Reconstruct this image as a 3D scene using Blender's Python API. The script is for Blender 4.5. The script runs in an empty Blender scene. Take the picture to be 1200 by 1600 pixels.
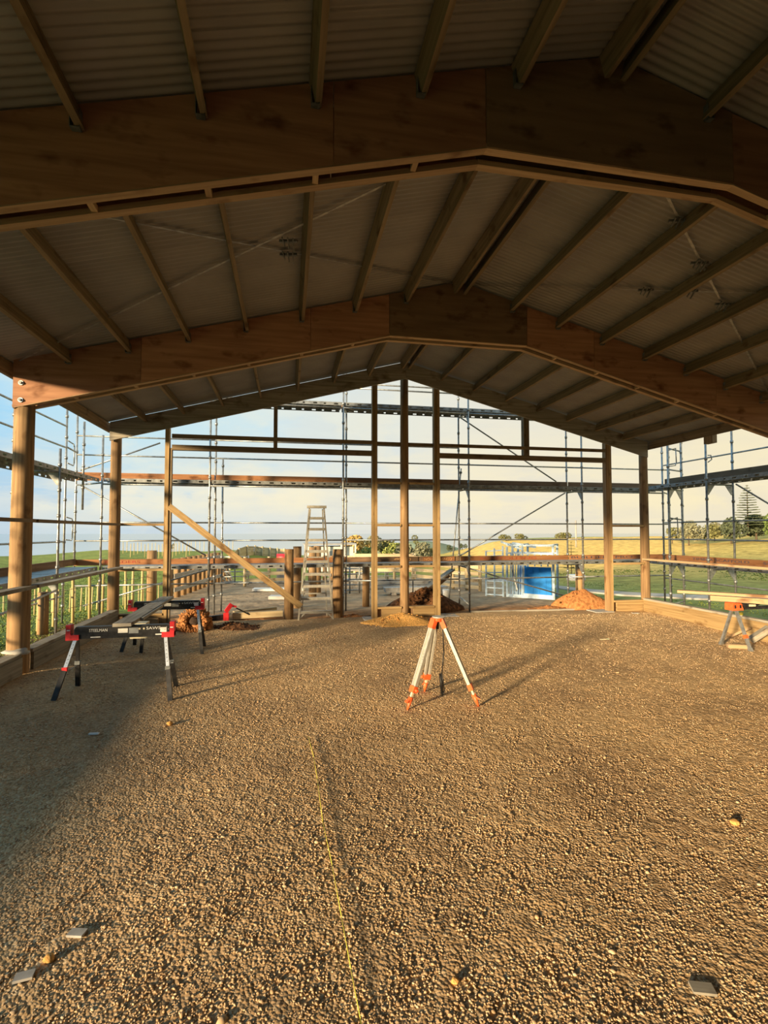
import bpy, math, random
import numpy as np
from mathutils import Vector, Matrix
random.seed(7); RNG = np.random.default_rng(7)
C = bpy.context.scene.collection
SC = bpy.context.scene

# ------------------------------------------------------------------ camera
cam = bpy.data.cameras.new('camera'); camo = bpy.data.objects.new('camera', cam); C.objects.link(camo)
camo.location = (0, 0, 2.1)
camo.rotation_euler = (math.radians(90 + 2.282), 0, math.radians(-10.772))
cam.sensor_fit = 'HORIZONTAL'; cam.sensor_width = 36; cam.lens = 787.5 / 1200 * 36
cam.clip_start = 0.05; cam.clip_end = 60000
SC.camera = camo
SC.view_settings.view_transform = 'Standard'; SC.view_settings.look = 'None'
SC.view_settings.exposure = 0.0; SC.view_settings.gamma = 1; SC.view_settings.use_curve_mapping = False

# ------------------------------------------------------------------ sky
W = bpy.data.worlds.new('sky'); SC.world = W; W.use_nodes = True
nt = W.node_tree; N = nt.nodes; L = nt.links
for n in list(N): N.remove(n)
def wn(t, **k):
    n = N.new(t)
    for a, b in k.items(): setattr(n, a, b)
    return n
def wmath(op, a, b=None, c=None):
    n = wn('ShaderNodeMath', operation=op)
    for i, v in enumerate((a, b, c)):
        if v is None: continue
        if isinstance(v, (int, float)): n.inputs[i].default_value = v
        else: L.new(v, n.inputs[i])
    return n.outputs[0]
def wramp(fac, stops):
    r = wn('ShaderNodeValToRGB'); e = r.color_ramp.elements
    while len(e) < len(stops): e.new(0.5)
    for i, (p, c) in enumerate(stops): e[i].position = p; e[i].color = (*c, 1)
    L.new(fac, r.inputs[0]); return r.outputs[0]
def wmix(f, a, b):
    m = wn('ShaderNodeMix', data_type='RGBA')
    if isinstance(f, (int, float)): m.inputs[0].default_value = f
    else: L.new(f, m.inputs[0])
    for i, v in ((6, a), (7, b)):
        if isinstance(v, tuple): m.inputs[i].default_value = (*v, 1)
        else: L.new(v, m.inputs[i])
    return m.outputs[2]
tc = wn('ShaderNodeTexCoord'); sp = wn('ShaderNodeSeparateXYZ'); L.new(tc.outputs['Generated'], sp.inputs[0])
x_, y_, z_ = sp.outputs
hl = wmath('SQRT', wmath('ADD', wmath('MULTIPLY', x_, x_), wmath('ADD', wmath('MULTIPLY', y_, y_), 1e-5)))
az = wmath('DIVIDE', wmath('ADD', wmath('MULTIPLY', x_, 0.985), wmath('MULTIPLY', y_, 0.174)), hl)   # towards the warm side of the sky
fz_ = wmath('MULTIPLY_ADD', az, 0.5, 0.5)
el = wmath('MAXIMUM', z_, 0.0)
high = wramp(fz_, [(0.28, (0.22, 0.62, 0.98)), (0.46, (0.36, 0.76, 1.0)), (0.60, (0.64, 0.79, 0.85)), (0.76, (0.80, 0.79, 0.70)), (0.93, (0.93, 0.83, 0.57))])
low = wramp(fz_, [(0.28, (0.50, 0.65, 0.76)), (0.48, (0.62, 0.73, 0.79)), (0.64, (0.78, 0.79, 0.72)), (0.80, (0.86, 0.79, 0.62)), (0.95, (0.90, 0.80, 0.58))])
eg = wramp(el, [(0.0, (0, 0, 0)), (0.06, (0.15,) * 3), (0.20, (1, 1, 1))])
base = wmix(eg, low, high)
# clouds: stretched flat near the horizon
mp = wn('ShaderNodeCombineXYZ')
dz = wmath('ADD', el, 0.10)
L.new(wmath('DIVIDE', x_, dz), mp.inputs[0]); L.new(wmath('DIVIDE', y_, dz), mp.inputs[1]); L.new(wmath('MULTIPLY', z_, 3.0), mp.inputs[2])
def wnoise(scale, det, rough, off):
    v = wn('ShaderNodeVectorMath', operation='ADD'); L.new(mp.outputs[0], v.inputs[0]); v.inputs[1].default_value = off
    n = wn('ShaderNodeTexNoise'); n.inputs['Scale'].default_value = scale; n.inputs['Detail'].default_value = det; n.inputs['Roughness'].default_value = rough
    L.new(v.outputs[0], n.inputs['Vector']); return n.outputs['Fac']
n1 = wnoise(0.62, 8, 0.58, (3.1, 1.7, 0.4)); n2 = wnoise(0.9, 7, 0.6, (7.3, 4.2, 2.1))
c1 = wramp(n1, [(0.44, (0, 0, 0)), (0.56, (1, 1, 1))])
cl_col = wmix(fz_, (0.92, 0.90, 0.80), (1.0, 0.88, 0.56))
sh_col = wmix(fz_, (0.50, 0.60, 0.68), (0.66, 0.64, 0.62))
band = wramp(el, [(0.0, (0.05,) * 3), (0.035, (0.35,) * 3), (0.08, (1, 1, 1)), (0.16, (0.5,) * 3), (0.4, (0.35,) * 3)])
col = wmix(wmath('MULTIPLY', wmath('MULTIPLY', c1, band), 0.65), base, cl_col)
c2 = wramp(n2, [(0.50, (0, 0, 0)), (0.66, (1, 1, 1))])
col = wmix(wmath('MULTIPLY', c2, 0.24), col, sh_col)
mp3 = wn('ShaderNodeCombineXYZ'); L.new(x_, mp3.inputs[0]); L.new(y_, mp3.inputs[1]); L.new(wmath('MULTIPLY', z_, 1.7), mp3.inputs[2])
n3 = wn('ShaderNodeTexNoise'); n3.inputs['Scale'].default_value = 6.5; n3.inputs['Detail'].default_value = 8; n3.inputs['Roughness'].default_value = 0.56; L.new(mp3.outputs[0], n3.inputs['Vector'])
c3 = wramp(n3.outputs['Fac'], [(0.49, (0, 0, 0)), (0.56, (0.75,) * 3), (0.64, (1, 1, 1))])
b3 = wramp(el, [(0.0, (0.25,) * 3), (0.03, (0.5,) * 3), (0.055, (1, 1, 1)), (0.11, (0.55,) * 3), (0.2, (0.30,) * 3)])
col = wmix(wmath('MULTIPLY', wmath('MULTIPLY', c3, b3), 0.75), col, wmix(fz_, (0.98, 0.95, 0.80), (1.0, 0.86, 0.52)))
bg = wn('ShaderNodeBackground'); L.new(col, bg.inputs[0]); bg.inputs[1].default_value = 1.0
out = wn('ShaderNodeOutputWorld'); L.new(bg.outputs[0], out.inputs[0])

# ------------------------------------------------------------------ sun: low, behind the camera to the left
SUN_DIR = Vector((-0.79, -0.61, 0.155)).normalized()
sun = bpy.data.lights.new('sun', 'SUN'); suno = bpy.data.objects.new('sun', sun); C.objects.link(suno)
sun.energy = 11.0; sun.angle = math.radians(5.0); sun.color = (1.0, 0.74, 0.42)
suno.rotation_euler = SUN_DIR.to_track_quat('Z', 'Y').to_euler()

# ------------------------------------------------------------------ materials
def newmat(name):
    m = bpy.data.materials.new(name); m.use_nodes = True
    return m, m.node_tree.nodes, m.node_tree.links, m.node_tree.nodes['Principled BSDF']
def ramp(nodes, stops):
    r = nodes.new('ShaderNodeValToRGB'); e = r.color_ramp.elements
    while len(e) < len(stops): e.new(0.5)
    for i, (p, c) in enumerate(stops): e[i].position = p; e[i].color = (*c, 1)
    return r
def wood(name, c0, c1, rough=0.75, su=1.6, sv=28.0, knots=True, grey=0.0):
    """timber: grain runs along UV u (metres)"""
    m, n, l, b = newmat(name)
    uv = n.new('ShaderNodeUVMap'); oi = n.new('ShaderNodeObjectInfo')
    cb = n.new('ShaderNodeVectorMath'); cb.operation = 'MULTIPLY_ADD'
    mul = n.new('ShaderNodeCombineXYZ')
    for i in range(3): l.new(oi.outputs['Random'], mul.inputs[i])
    sc = n.new('ShaderNodeVectorMath'); sc.operation = 'SCALE'; l.new(mul.outputs[0], sc.inputs[0]); sc.inputs['Scale'].default_value = 37.0
    l.new(uv.outputs[0], cb.inputs[0]); cb.inputs[1].default_value = (su, sv, 1); l.new(sc.outputs[0], cb.inputs[2])
    no = n.new('ShaderNodeTexNoise'); no.inputs['Scale'].default_value = 1.0; no.inputs['Detail'].default_value = 5; l.new(cb.outputs[0], no.inputs['Vector'])
    r = ramp(n, [(0.30, c0), (0.68, c1)]); l.new(no.outputs['Fac'], r.inputs[0])
    n2 = n.new('ShaderNodeTexNoise'); n2.inputs['Scale'].default_value = 1.0; n2.inputs['Detail'].default_value = 3
    cb2 = n.new('ShaderNodeVectorMath'); cb2.operation = 'MULTIPLY_ADD'; l.new(uv.outputs[0], cb2.inputs[0]); cb2.inputs[1].default_value = (3.0, 5.0, 1); l.new(sc.outputs[0], cb2.inputs[2]); l.new(cb2.outputs[0], n2.inputs['Vector'])
    r2 = ramp(n, [(0.26, (0.45, 0.36, 0.30) if knots else (0.8, 0.8, 0.8)), (0.42, (1, 1, 1)), (0.75, (1.0, 1.0, 1.0))]); l.new(n2.outputs['Fac'], r2.inputs[0])
    mx = n.new('ShaderNodeMix'); mx.data_type = 'RGBA'; mx.blend_type = 'MULTIPLY'; mx.inputs[0].default_value = 1
    l.new(r.outputs[0], mx.inputs[6]); l.new(r2.outputs[0], mx.inputs[7])
    hv = n.new('ShaderNodeHueSaturation'); mr = n.new('ShaderNodeMapRange'); mr.inputs[3].default_value = 0.82; mr.inputs[4].default_value = 1.15
    l.new(oi.outputs['Random'], mr.inputs[0]); l.new(mr.outputs[0], hv.inputs['Value']); l.new(mx.outputs[2], hv.inputs['Color'])
    l.new(hv.outputs[0], b.inputs['Base Color'])
    bp = n.new('ShaderNodeBump'); bp.inputs['Strength'].default_value = 0.25; bp.inputs['Distance'].default_value = 0.004; l.new(no.outputs['Fac'], bp.inputs['Height']); l.new(bp.outputs[0], b.inputs['Normal'])
    b.inputs['Roughness'].default_value = rough; b.inputs['Specular IOR Level'].default_value = 0.25
    return m
def plain(name, c, rough=0.6, metal=0.0, var=0.25, scale=9.0, c2=None, bump=0.0, spec=0.4):
    m, n, l, b = newmat(name)
    t = n.new('ShaderNodeTexCoord'); no = n.new('ShaderNodeTexNoise'); no.inputs['Scale'].default_value = scale; no.inputs['Detail'].default_value = 6
    l.new(t.outputs['Object'], no.inputs['Vector'])
    lo = tuple(v * (1 - var) for v in c); hi = c2 or tuple(min(1, v * (1 + var)) for v in c)
    r = ramp(n, [(0.35, lo), (0.68, hi)]); l.new(no.outputs['Fac'], r.inputs[0]); l.new(r.outputs[0], b.inputs['Base Color'])
    b.inputs['Roughness'].default_value = rough; b.inputs['Metallic'].default_value = metal; b.inputs['Specular IOR Level'].default_value = spec
    if bump:
        bp = n.new('ShaderNodeBump'); bp.inputs['Strength'].default_value = 1; bp.inputs['Distance'].default_value = bump; l.new(no.outputs['Fac'], bp.inputs['Height']); l.new(bp.outputs[0], b.inputs['Normal'])
    return m
def vcol(name, rough=0.9, scale=3.0, var=0.35, bump=0.0, bscale=None, trans=0.0):
    """base colour from the mesh's colour attribute with noise mottling"""
    m, n, l, b = newmat(name)
    a = n.new('ShaderNodeVertexColor'); a.layer_name = 'Col'
    t = n.new('ShaderNodeTexCoord'); no = n.new('ShaderNodeTexNoise'); no.inputs['Scale'].default_value = scale; no.inputs['Detail'].default_value = 7; no.inputs['Roughness'].default_value = 0.65
    l.new(t.outputs['Object'], no.inputs['Vector'])
    r = ramp(n, [(0.30, (1 - var,) * 3), (0.70, (1 + var,) * 3)]); l.new(no.outputs['Fac'], r.inputs[0])
    mx = n.new('ShaderNodeMix'); mx.data_type = 'RGBA'; mx.blend_type = 'MULTIPLY'; mx.inputs[0].default_value = 1
    l.new(a.outputs['Color'], mx.inputs[6]); l.new(r.outputs[0], mx.inputs[7]); l.new(mx.outputs[2], b.inputs['Base Color'])
    b.inputs['Roughness'].default_value = rough; b.inputs['Specular IOR Level'].default_value = 0.15
    if bump:
        n3 = n.new('ShaderNodeTexNoise'); n3.inputs['Scale'].default_value = bscale or scale; n3.inputs['Detail'].default_value = 4; l.new(t.outputs['Object'], n3.inputs['Vector'])
        bp = n.new('ShaderNodeBump'); bp.inputs['Strength'].default_value = 1; bp.inputs['Distance'].default_value = bump; l.new(n3.outputs['Fac'], bp.inputs['Height']); l.new(bp.outputs[0], b.inputs['Normal'])
    return m
M = dict(
    pole=wood('round pole wood', (0.19, 0.118, 0.060), (0.38, 0.245, 0.125), 0.8, 1.2, 22),
    pine=wood('fresh pine', (0.25, 0.165, 0.075), (0.42, 0.295, 0.145), 0.7, 1.0, 30),
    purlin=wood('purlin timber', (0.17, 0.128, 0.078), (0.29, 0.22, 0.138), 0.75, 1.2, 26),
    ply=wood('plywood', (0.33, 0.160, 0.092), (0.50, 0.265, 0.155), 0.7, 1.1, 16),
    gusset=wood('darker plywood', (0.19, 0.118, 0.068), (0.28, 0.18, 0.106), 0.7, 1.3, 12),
    flange=wood('flange timber', (0.38, 0.25, 0.15), (0.54, 0.38, 0.23), 0.7, 1.2, 30),
    toe=wood('toe board timber', (0.22, 0.095, 0.042), (0.36, 0.175, 0.078), 0.8, 1.0, 14),
    toedark=wood('dark toe board timber', (0.16, 0.10, 0.06), (0.28, 0.18, 0.11), 0.8, 1.0, 14),
    weather_veil=wood('weathered grey plank', (0.20, 0.185, 0.155), (0.36, 0.335, 0.285), 0.85, 1.2, 26, grey=1),  # real weathering on planks; on the end rafter it imitates veiling glare
    yardwood=wood('yard rail timber', (0.44, 0.34, 0.20), (0.64, 0.53, 0.34), 0.85, 1.0, 20),
    greyrail=wood('grey rail timber', (0.30, 0.29, 0.27), (0.46, 0.45, 0.42), 0.85, 1.0, 20),
    galv=plain('galvanised steel', (0.36, 0.38, 0.39), 0.45, 0.75, 0.25, 14),
    galvdark=plain('worn galvanised steel', (0.20, 0.22, 0.23), 0.5, 0.6, 0.35, 14),
    deck=plain('steel scaffold plank', (0.28, 0.30, 0.31), 0.5, 0.6, 0.3, 10),
    sheet=plain('roof sheet underside', (0.27, 0.27, 0.265), 0.5, 0.2, 0.10, 2.0),
    black=plain('black painted steel', (0.022, 0.022, 0.023), 0.45, 0.2, 0.5, 18),
    silver=plain('bright zinc steel', (0.55, 0.58, 0.60), 0.35, 0.8, 0.15, 20),
    red=plain('red plastic', (0.55, 0.022, 0.030), 0.45, 0, 0.2, 20),
    orange=plain('orange plastic', (0.78, 0.13, 0.035), 0.45, 0, 0.15, 20),
    alu=plain('dull aluminium', (0.50, 0.49, 0.44), 0.45, 0.4, 0.12, 20),
    cream=plain('cream plastic', (0.66, 0.60, 0.42), 0.5, 0, 0.15, 14),
    white=plain('white paint print', (0.75, 0.75, 0.72), 0.6, 0, 0.1, 14),
    ink=plain('dark print', (0.06, 0.06, 0.09), 0.6, 0, 0.2, 14),
    inkred=plain('dark red print', (0.30, 0.05, 0.03), 0.7, 0, 0.3, 14),
    orangeprint=plain('pale orange print', (0.85, 0.48, 0.22), 0.7, 0, 0.2, 14),
    hole=plain('dark hole', (0.012, 0.012, 0.012), 0.9, 0, 0.1, 5),
    blue=plain('blue powder coat', (0.018, 0.22, 0.68), 0.6, 0, 0.12, 5, spec=0.15),
    bluegrey=plain('pale galvanised cattle yard pipe', (0.48, 0.64, 0.80), 0.5, 0.0, 0.2, 9),
    soil=plain('dark soil', (0.13, 0.062, 0.030), 0.95, 0, 0.55, 11, bump=0.05, spec=0.1),
    clay=plain('orange clay soil', (0.42, 0.19, 0.075), 0.95, 0, 0.35, 13, bump=0.03, spec=0.1),
    sand=plain('yellow pit sand', (0.74, 0.42, 0.14), 0.95, 0, 0.3, 30, bump=0.02, spec=0.1),
    concrete=plain('concrete', (0.42, 0.41, 0.39), 0.9, 0, 0.2, 12),
    bark=plain('bark', (0.10, 0.075, 0.05), 0.95, 0, 0.3, 6),
    light_blocker=plain('dark building wrap', (0.035, 0.033, 0.03), 0.8, 0, 0.2, 3),  # for the added panels; dark so less light reaches the near roof
    string=plain('yellow string', (0.62, 0.56, 0.08), 0.7, 0, 0.1, 6),
    stake=wood('pale stake wood', (0.40, 0.32, 0.14), (0.56, 0.46, 0.22), 0.8, 2, 40, knots=False),
    road=plain('gravel road', (0.36, 0.35, 0.33), 0.95, 0, 0.2, 2),
    sea=plain('sea', (0.22, 0.32, 0.40), 0.12, 0, 0.05, 0.001, spec=0.6),
    wallp=plain('white shed cladding', (0.62, 0.61, 0.58), 0.7, 0, 0.1, 2),
    roofp=plain('grey shed roof', (0.30, 0.31, 0.33), 0.6, 0, 0.1, 2),
)

# ------------------------------------------------------------------ mesh building
class MB:
    def __init__(s): s.v = []; s.f = []; s.uv = []; s.sm = []; s.col = None
    def face(s, idx, uvs, smooth=False): s.f.append(idx); s.uv.append(uvs); s.sm.append(smooth)
    def beam(s, p0, p1, w, h, up=(0, 0, 1)):
        """bar from p0 to p1, w across, h along up"""
        p0 = Vector(p0); p1 = Vector(p1); d = (p1 - p0); ln = d.length; d.normalize(); u = Vector(up)
        if abs(d.dot(u.normalized())) > 0.98: u = Vector((0, 1, 0)) if abs(d.y) < 0.9 else Vector((1, 0, 0))
        sd = d.cross(u).normalized(); u = sd.cross(d).normalized(); b = len(s.v)
        for p in (p0, p1):
            for a, c in ((-1, -1), (1, -1), (1, 1), (-1, 1)): s.v.append(p + sd * (a * w / 2) + u * (c * h / 2))
        per = [0, w, w + h, 2 * w + h, 2 * w + 2 * h]
        for k in range(4):
            k2 = (k + 1) % 4
            s.face((b + k, b + k2, b + 4 + k2, b + 4 + k), ((0, per[k]), (0, per[k + 1]), (ln, per[k + 1]), (ln, per[k])))
        s.face((b + 3, b + 2, b + 1, b), ((0, 0), (0.03, 0), (0.03, h), (0, h))); s.face((b + 4, b + 5, b + 6, b + 7), ((0, 0), (0.03, 0), (0.03, h), (0, h)))
        return s
    def box(s, x0, x1, y0, y1, z0, z1):
        ds = (x1 - x0, y1 - y0, z1 - z0); k = max(range(3), key=lambda i: ds[i]); cx, cy, cz = (x0 + x1) / 2, (y0 + y1) / 2, (z0 + z1) / 2
        if k == 0: return s.beam((x0, cy, cz), (x1, cy, cz), ds[1], ds[2])
        if k == 1: return s.beam((cx, y0, cz), (cx, y1, cz), ds[0], ds[2])
        return s.beam((cx, cy, z0), (cx, cy, z1), ds[0], ds[1], (0, 1, 0))
    def tube(s, p0, p1, r, n=8, r2=None, cap=True):
        p0 = Vector(p0); p1 = Vector(p1); d = (p1 - p0); ln = d.length; d.normalize(); r2 = r if r2 is None else r2
        u = Vector((0, 0, 1)) if abs(d.z) < 0.9 else Vector((1, 0, 0)); sd = d.cross(u).normalized(); u = sd.cross(d); b = len(s.v)
        for p, rr in ((p0, r), (p1, r2)):
            for k in range(n):
                a = 2 * math.pi * k / n; s.v.append(p + sd * (math.cos(a) * rr) + u * (math.sin(a) * rr))
        for k in range(n):
            k2 = (k + 1) % n; v0 = 2 * math.pi * r * k / n; v1 = 2 * math.pi * r * (k + 1) / n
            s.face((b + k2, b + k, b + n + k, b + n + k2), ((0, v1), (0, v0), (ln, v0), (ln, v1)), True)
        if cap:
            uu = [(0.0, 0.02 * k) for k in range(n)]
            s.face(tuple(b + k for k in range(n)), uu); s.face(tuple(b + n + n - 1 - k for k in range(n)), uu)
        return s
    def path(s, pts, r, n=6):
        for a, b in zip(pts[:-1], pts[1:]): s.tube(a, b, r, n)
        return s
    def prism(s, poly, y0, y1):
        """polygon in XZ pushed from y0 to y1"""
        b = len(s.v); n = len(poly)
        for y in (y0, y1):
            for x, z in poly: s.v.append(Vector((x, y, z)))
        s.face(tuple(b + k for k in range(n)), [(x, z) for x, z in poly]); s.face(tuple(b + n + n - 1 - k for k in range(n)), [poly[n - 1 - k] for k in range(n)])
        for k in range(n):
            k2 = (k + 1) % n; s.face((b + k2, b + k, b + n + k, b + n + k2), ((poly[k2][0], 0), (poly[k][0], 0), (poly[k][0], y1 - y0), (poly[k2][0], y1 - y0)))
        return s
    def lump(s, c, r, seed, amp=0.25, sub=2, flat=None):
        rg = np.random.default_rng(seed); vs, fs = ico(sub); b = len(s.v)
        k = rg.normal(size=(7, 3)) * 2.2; ph = rg.uniform(0, 6.28, 7)
        disp = 1 + amp * np.sin(vs @ k.T + ph).sum(1) / 3.0
        P = vs * disp[:, None] * np.array(r) + np.array(c)
        if flat is not None: P[:, 2] = np.maximum(P[:, 2], flat)
        s.v.extend(Vector(p) for p in P)
        for f in fs: s.face(tuple(b + int(i) for i in f), ((0, 0), (1, 0), (0, 1)), True)
        return s
    def build(s, name, mat, parent=None, origin=None, smooth=None):
        o0 = Vector(origin) if origin is not None else (ROOTS.get(parent.name, Vector((0, 0, 0))) if parent else Vector((0, 0, 0)))
        me = bpy.data.meshes.new(name); me.from_pydata([tuple(p - o0) for p in s.v], [], s.f)
        uvl = me.uv_layers.new(name='UVMap'); flat = [c for f in s.uv for uv in f for c in uv]; uvl.data.foreach_set('uv', flat)
        me.polygons.foreach_set('use_smooth', s.sm if smooth is None else [smooth] * len(s.f))
        if s.col is not None:
            ca = me.color_attributes.new('Col', 'FLOAT_COLOR', 'POINT'); ca.data.foreach_set('color', np.asarray(s.col, dtype=np.float32).ravel())
        me.materials.append(mat); me.update()
        o = bpy.data.objects.new(name, me); C.objects.link(o)
        if parent: o.parent = parent; ROOTS[o.name] = o0
        else: o.location = o0; ROOTS[o.name] = o0
        return o
ROOTS = {}
_ico = {}
def ico(sub):
    if sub not in _ico:
        import bmesh
        bm = bmesh.new(); bmesh.ops.create_icosphere(bm, subdivisions=sub, radius=1)
        _ico[sub] = (np.array([v.co[:] for v in bm.verts]), np.array([[v.index for v in f.verts] for f in bm.faces])); bm.free()
    return _ico[sub]
def thing(name, loc, label=None, cat=None, group=None, kind=None):
    o = bpy.data.objects.new(name, None); C.objects.link(o); o.location = loc; ROOTS[o.name] = Vector(loc)
    o.empty_display_size = 0.1
    return tag(o, label, cat, group, kind)
def tag(o, label=None, cat=None, group=None, kind=None):
    for k, v in (('label', label), ('category', cat), ('group', group), ('kind', kind)):
        if v: o[k] = v
    return o
def copy(o, loc, parent=None, rotz=None):
    c = o.copy(); C.objects.link(c); c.location = loc
    if parent: c.parent = parent
    if rotz is not None: c.rotation_euler = (0, 0, rotz)
    return c
def text(s, body, parent, loc, rot, size, mat, extrude=0.001, width=None):
    cu = bpy.data.curves.new('lettering', 'FONT'); cu.body = body; cu.size = size; cu.extrude = extrude; cu.align_x = 'CENTER'; cu.align_y = 'CENTER'; cu.materials.append(mat)
    cu.resolution_u = 3
    tmp = bpy.data.objects.new('lettering', cu); C.objects.link(tmp); bpy.context.view_layer.update()
    me = bpy.data.meshes.new_from_object(tmp.evaluated_get(bpy.context.evaluated_depsgraph_get())); bpy.data.objects.remove(tmp)
    o = bpy.data.objects.new('lettering', me); C.objects.link(o); o.parent = parent
    o.location = Vector(loc) - ROOTS[parent.name]; o.rotation_euler = rot
    if width:
        xs = [v.co.x for v in me.vertices]; w = max(xs) - min(xs)
        if w > 0: o.scale = (width / w, 1, 1)
    return o
def sstep(a, b, x):
    t = np.clip((np.asarray(x, float) - a) / (b - a), 0, 1); return t * t * (3 - 2 * t)
_k = np.random.default_rng(3)
_K = _k.normal(size=(14, 2)); _K *= (np.geomspace(0.5, 9, 14) / np.linalg.norm(_K, axis=1))[:, None]; _P = _k.uniform(0, 6.28, 14); _A = 0.012 / np.geomspace(1, 12, 14)
def gz(x, y):
    """height of the gravel floor"""
    x = np.asarray(x, float); y = np.asarray(y, float)
    back = sstep(8.5, 11.4, y)
    h = 0.15 * sstep(-1.7, -3.5, x) * (1 - back) + 0.075 * back
    for k, p, a in zip(_K, _P, _A): h = h + a * np.sin(k[0] * x + k[1] * y + p)
    return h
def G(x, y, dz=0.0): return (x, y, float(gz(x, y)) + dz)

# ------------------------------------------------------------------ terrain outside
AZ = np.array([-180, -60, -26.5, -24.4, -20.6, -17.9, -13.2, -10.1, -4.8, -0.7, 3.5, 9.3, 14.8, 17.3, 19.4, 21.2, 23.0, 24.3, 27.0, 29.7, 33.5, 37.7, 40, 44, 48.1, 70, 180])
YC = np.array([868, 868, 868, 867, 862, 858.5, 862, 860, 860, 866, 868, 868, 868, 865, 858, 853, 846, 843, 840.5, 839.5, 838, 838, 837, 836, 832, 832, 860])
RC = np.array([70, 70, 70, 75, 80, 80, 75, 75, 70, 70, 70, 70, 75, 85, 90, 95, 100, 100, 105, 105, 105, 100, 95, 95, 95, 90, 70])
def terrain_z(x, y):
    x = np.asarray(x, float); y = np.asarray(y, float)
    r = np.hypot(x, y); a = np.degrees(np.arctan2(x, y))
    yc = np.interp(a, AZ, YC); rc = np.interp(a, AZ, RC)
    ce = np.clip(np.cos(np.radians(np.clip(a - 10.77, -70, 70))), 0.35, 1)
    zc = 2.1 + rc * ce * (831 - yc) / 787.5
    t = sstep(14, rc, r) if np.ndim(r) == 0 else np.array(sstep(0, 1, (r - 14) / (rc - 14)))
    left = 1 - sstep(-8, 6, a)
    dip = -1.9 * left * np.exp(-((r - 32) / 13.0) ** 2) * sstep(11.5, 24, r) - 0.5 * (1 - left) * np.exp(-((r - 40) / 16.0) ** 2)
    z = zc * t + dip
    z = np.where(r > rc, zc - (r - rc) * 0.055 - 0.0006 * (r - rc) ** 2 * left, z)
    # shed pad and yard stay level
    d = np.maximum(np.maximum(-4.3 - x, x - 10.3), np.maximum(-8 - y, y - 13)); pad = 1 - sstep(0, 2.5, d)
    yd = np.maximum(np.maximum(-3.2 - x, x - 8.5), np.maximum(12 - y, y - 22)); yard = 1 - sstep(0, 3, yd)
    z = z * (1 - np.maximum(pad, yard))
    inside = ((x > -3.9) & (x < 9.5) & (y < 12.4) & (y > -9))
    return z - np.where(inside, 0.15, 0.0)
def terrain():
    azs = np.unique(np.concatenate([np.radians(np.arange(-40, 62, 0.5)), np.radians(np.arange(-180, 180, 4.0))]))
    rs = np.concatenate([[0.5], np.geomspace(2.5, 420, 96)])
    A, R = np.meshgrid(azs, rs); X = R * np.sin(A); Y = R * np.cos(A)
    Z = terrain_z(X, Y)
    rough = np.zeros_like(X); rg = np.random.default_rng(11)
    for i in range(10):
        k = rg.normal(size=2); k *= rg.uniform(0.15, 1.3) / np.linalg.norm(k); rough += np.sin(k[0] * X + k[1] * Y + rg.uniform(0, 6.28))
    Z = Z + rough * 0.02 * sstep(13, 30, R)
    a = np.degrees(A)
    green = np.array([0.13, 0.185, 0.042]); lime = np.array([0.25, 0.285, 0.065]); gold = np.array([0.80, 0.52, 0.15]); olive = np.array([0.36, 0.32, 0.09])
    gravel = np.array([0.40, 0.29, 0.185]); earth = np.array([0.33, 0.18, 0.085]); dgreen = np.array([0.11, 0.17, 0.07])
    def mix(c, d, f): return c + (np.asarray(d) - c) * f[..., None]
    col = np.zeros(X.shape + (3,)) + green
    w1 = 0.5 + 0.5 * np.tanh(rough * 0.5)
    col = mix(col, lime, sstep(26, 60, R) * (0.55 + 0.45 * w1))
    right = sstep(13, 22, a)
    rcol = np.zeros_like(col) + dgreen; rcol = mix(rcol, np.array([0.19, 0.235, 0.075]), sstep(14, 19, R)); rcol = mix(rcol, olive, sstep(19, 27, R)); rcol = mix(rcol, gold, sstep(26, 38, R) * (1 - 0.55 * sstep(38, 47, a)))
    rcol = mix(rcol, np.array([0.30, 0.36, 0.11]), sstep(93, 100, R))
    col = mix(col, rcol, right)
    yd = np.maximum(np.maximum(-3.3 - X, X - 8.0 - (Y - 14) * 0.12), np.maximum(11 - Y, Y - 30)); col = mix(col, gravel, 1 - sstep(0, 1.0, yd + rough * 0.15))
    d = np.maximum(np.maximum(-4.4 - X, X - 10.0), np.maximum(-9 - Y, Y - 13.0)); col = mix(col, earth, 1 - sstep(0, 0.8, d + rough * 0.1))
    mb = MB(); n, m = X.shape
    mb.v = [Vector(p) for p in np.stack([X, Y, Z], -1).reshape(-1, 3)]
    F = []
    for i in range(n - 1):
        for j in range(m):
            j2 = (j + 1) % m; F.append((i * m + j, i * m + j2, (i + 1) * m + j2, (i + 1) * m + j))
    mb.f = F; mb.uv = [((0, 0),) * 4] * len(F); mb.sm = [True] * len(F)
    mb.col = np.concatenate([col.reshape(-1, 3), np.ones((n * m, 1))], 1)
    o = mb.build('ground', vcol('paddock', 0.95, 1.6, 0.45, 0.05, 5.0)); tag(o, kind='structure')
terrain()
mb = MB(); mb.beam((-30000, 9000, -120), (30000, 9000, -120), 60000, 0.5); tag(mb.build('sea', M['sea']), kind='structure')
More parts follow.
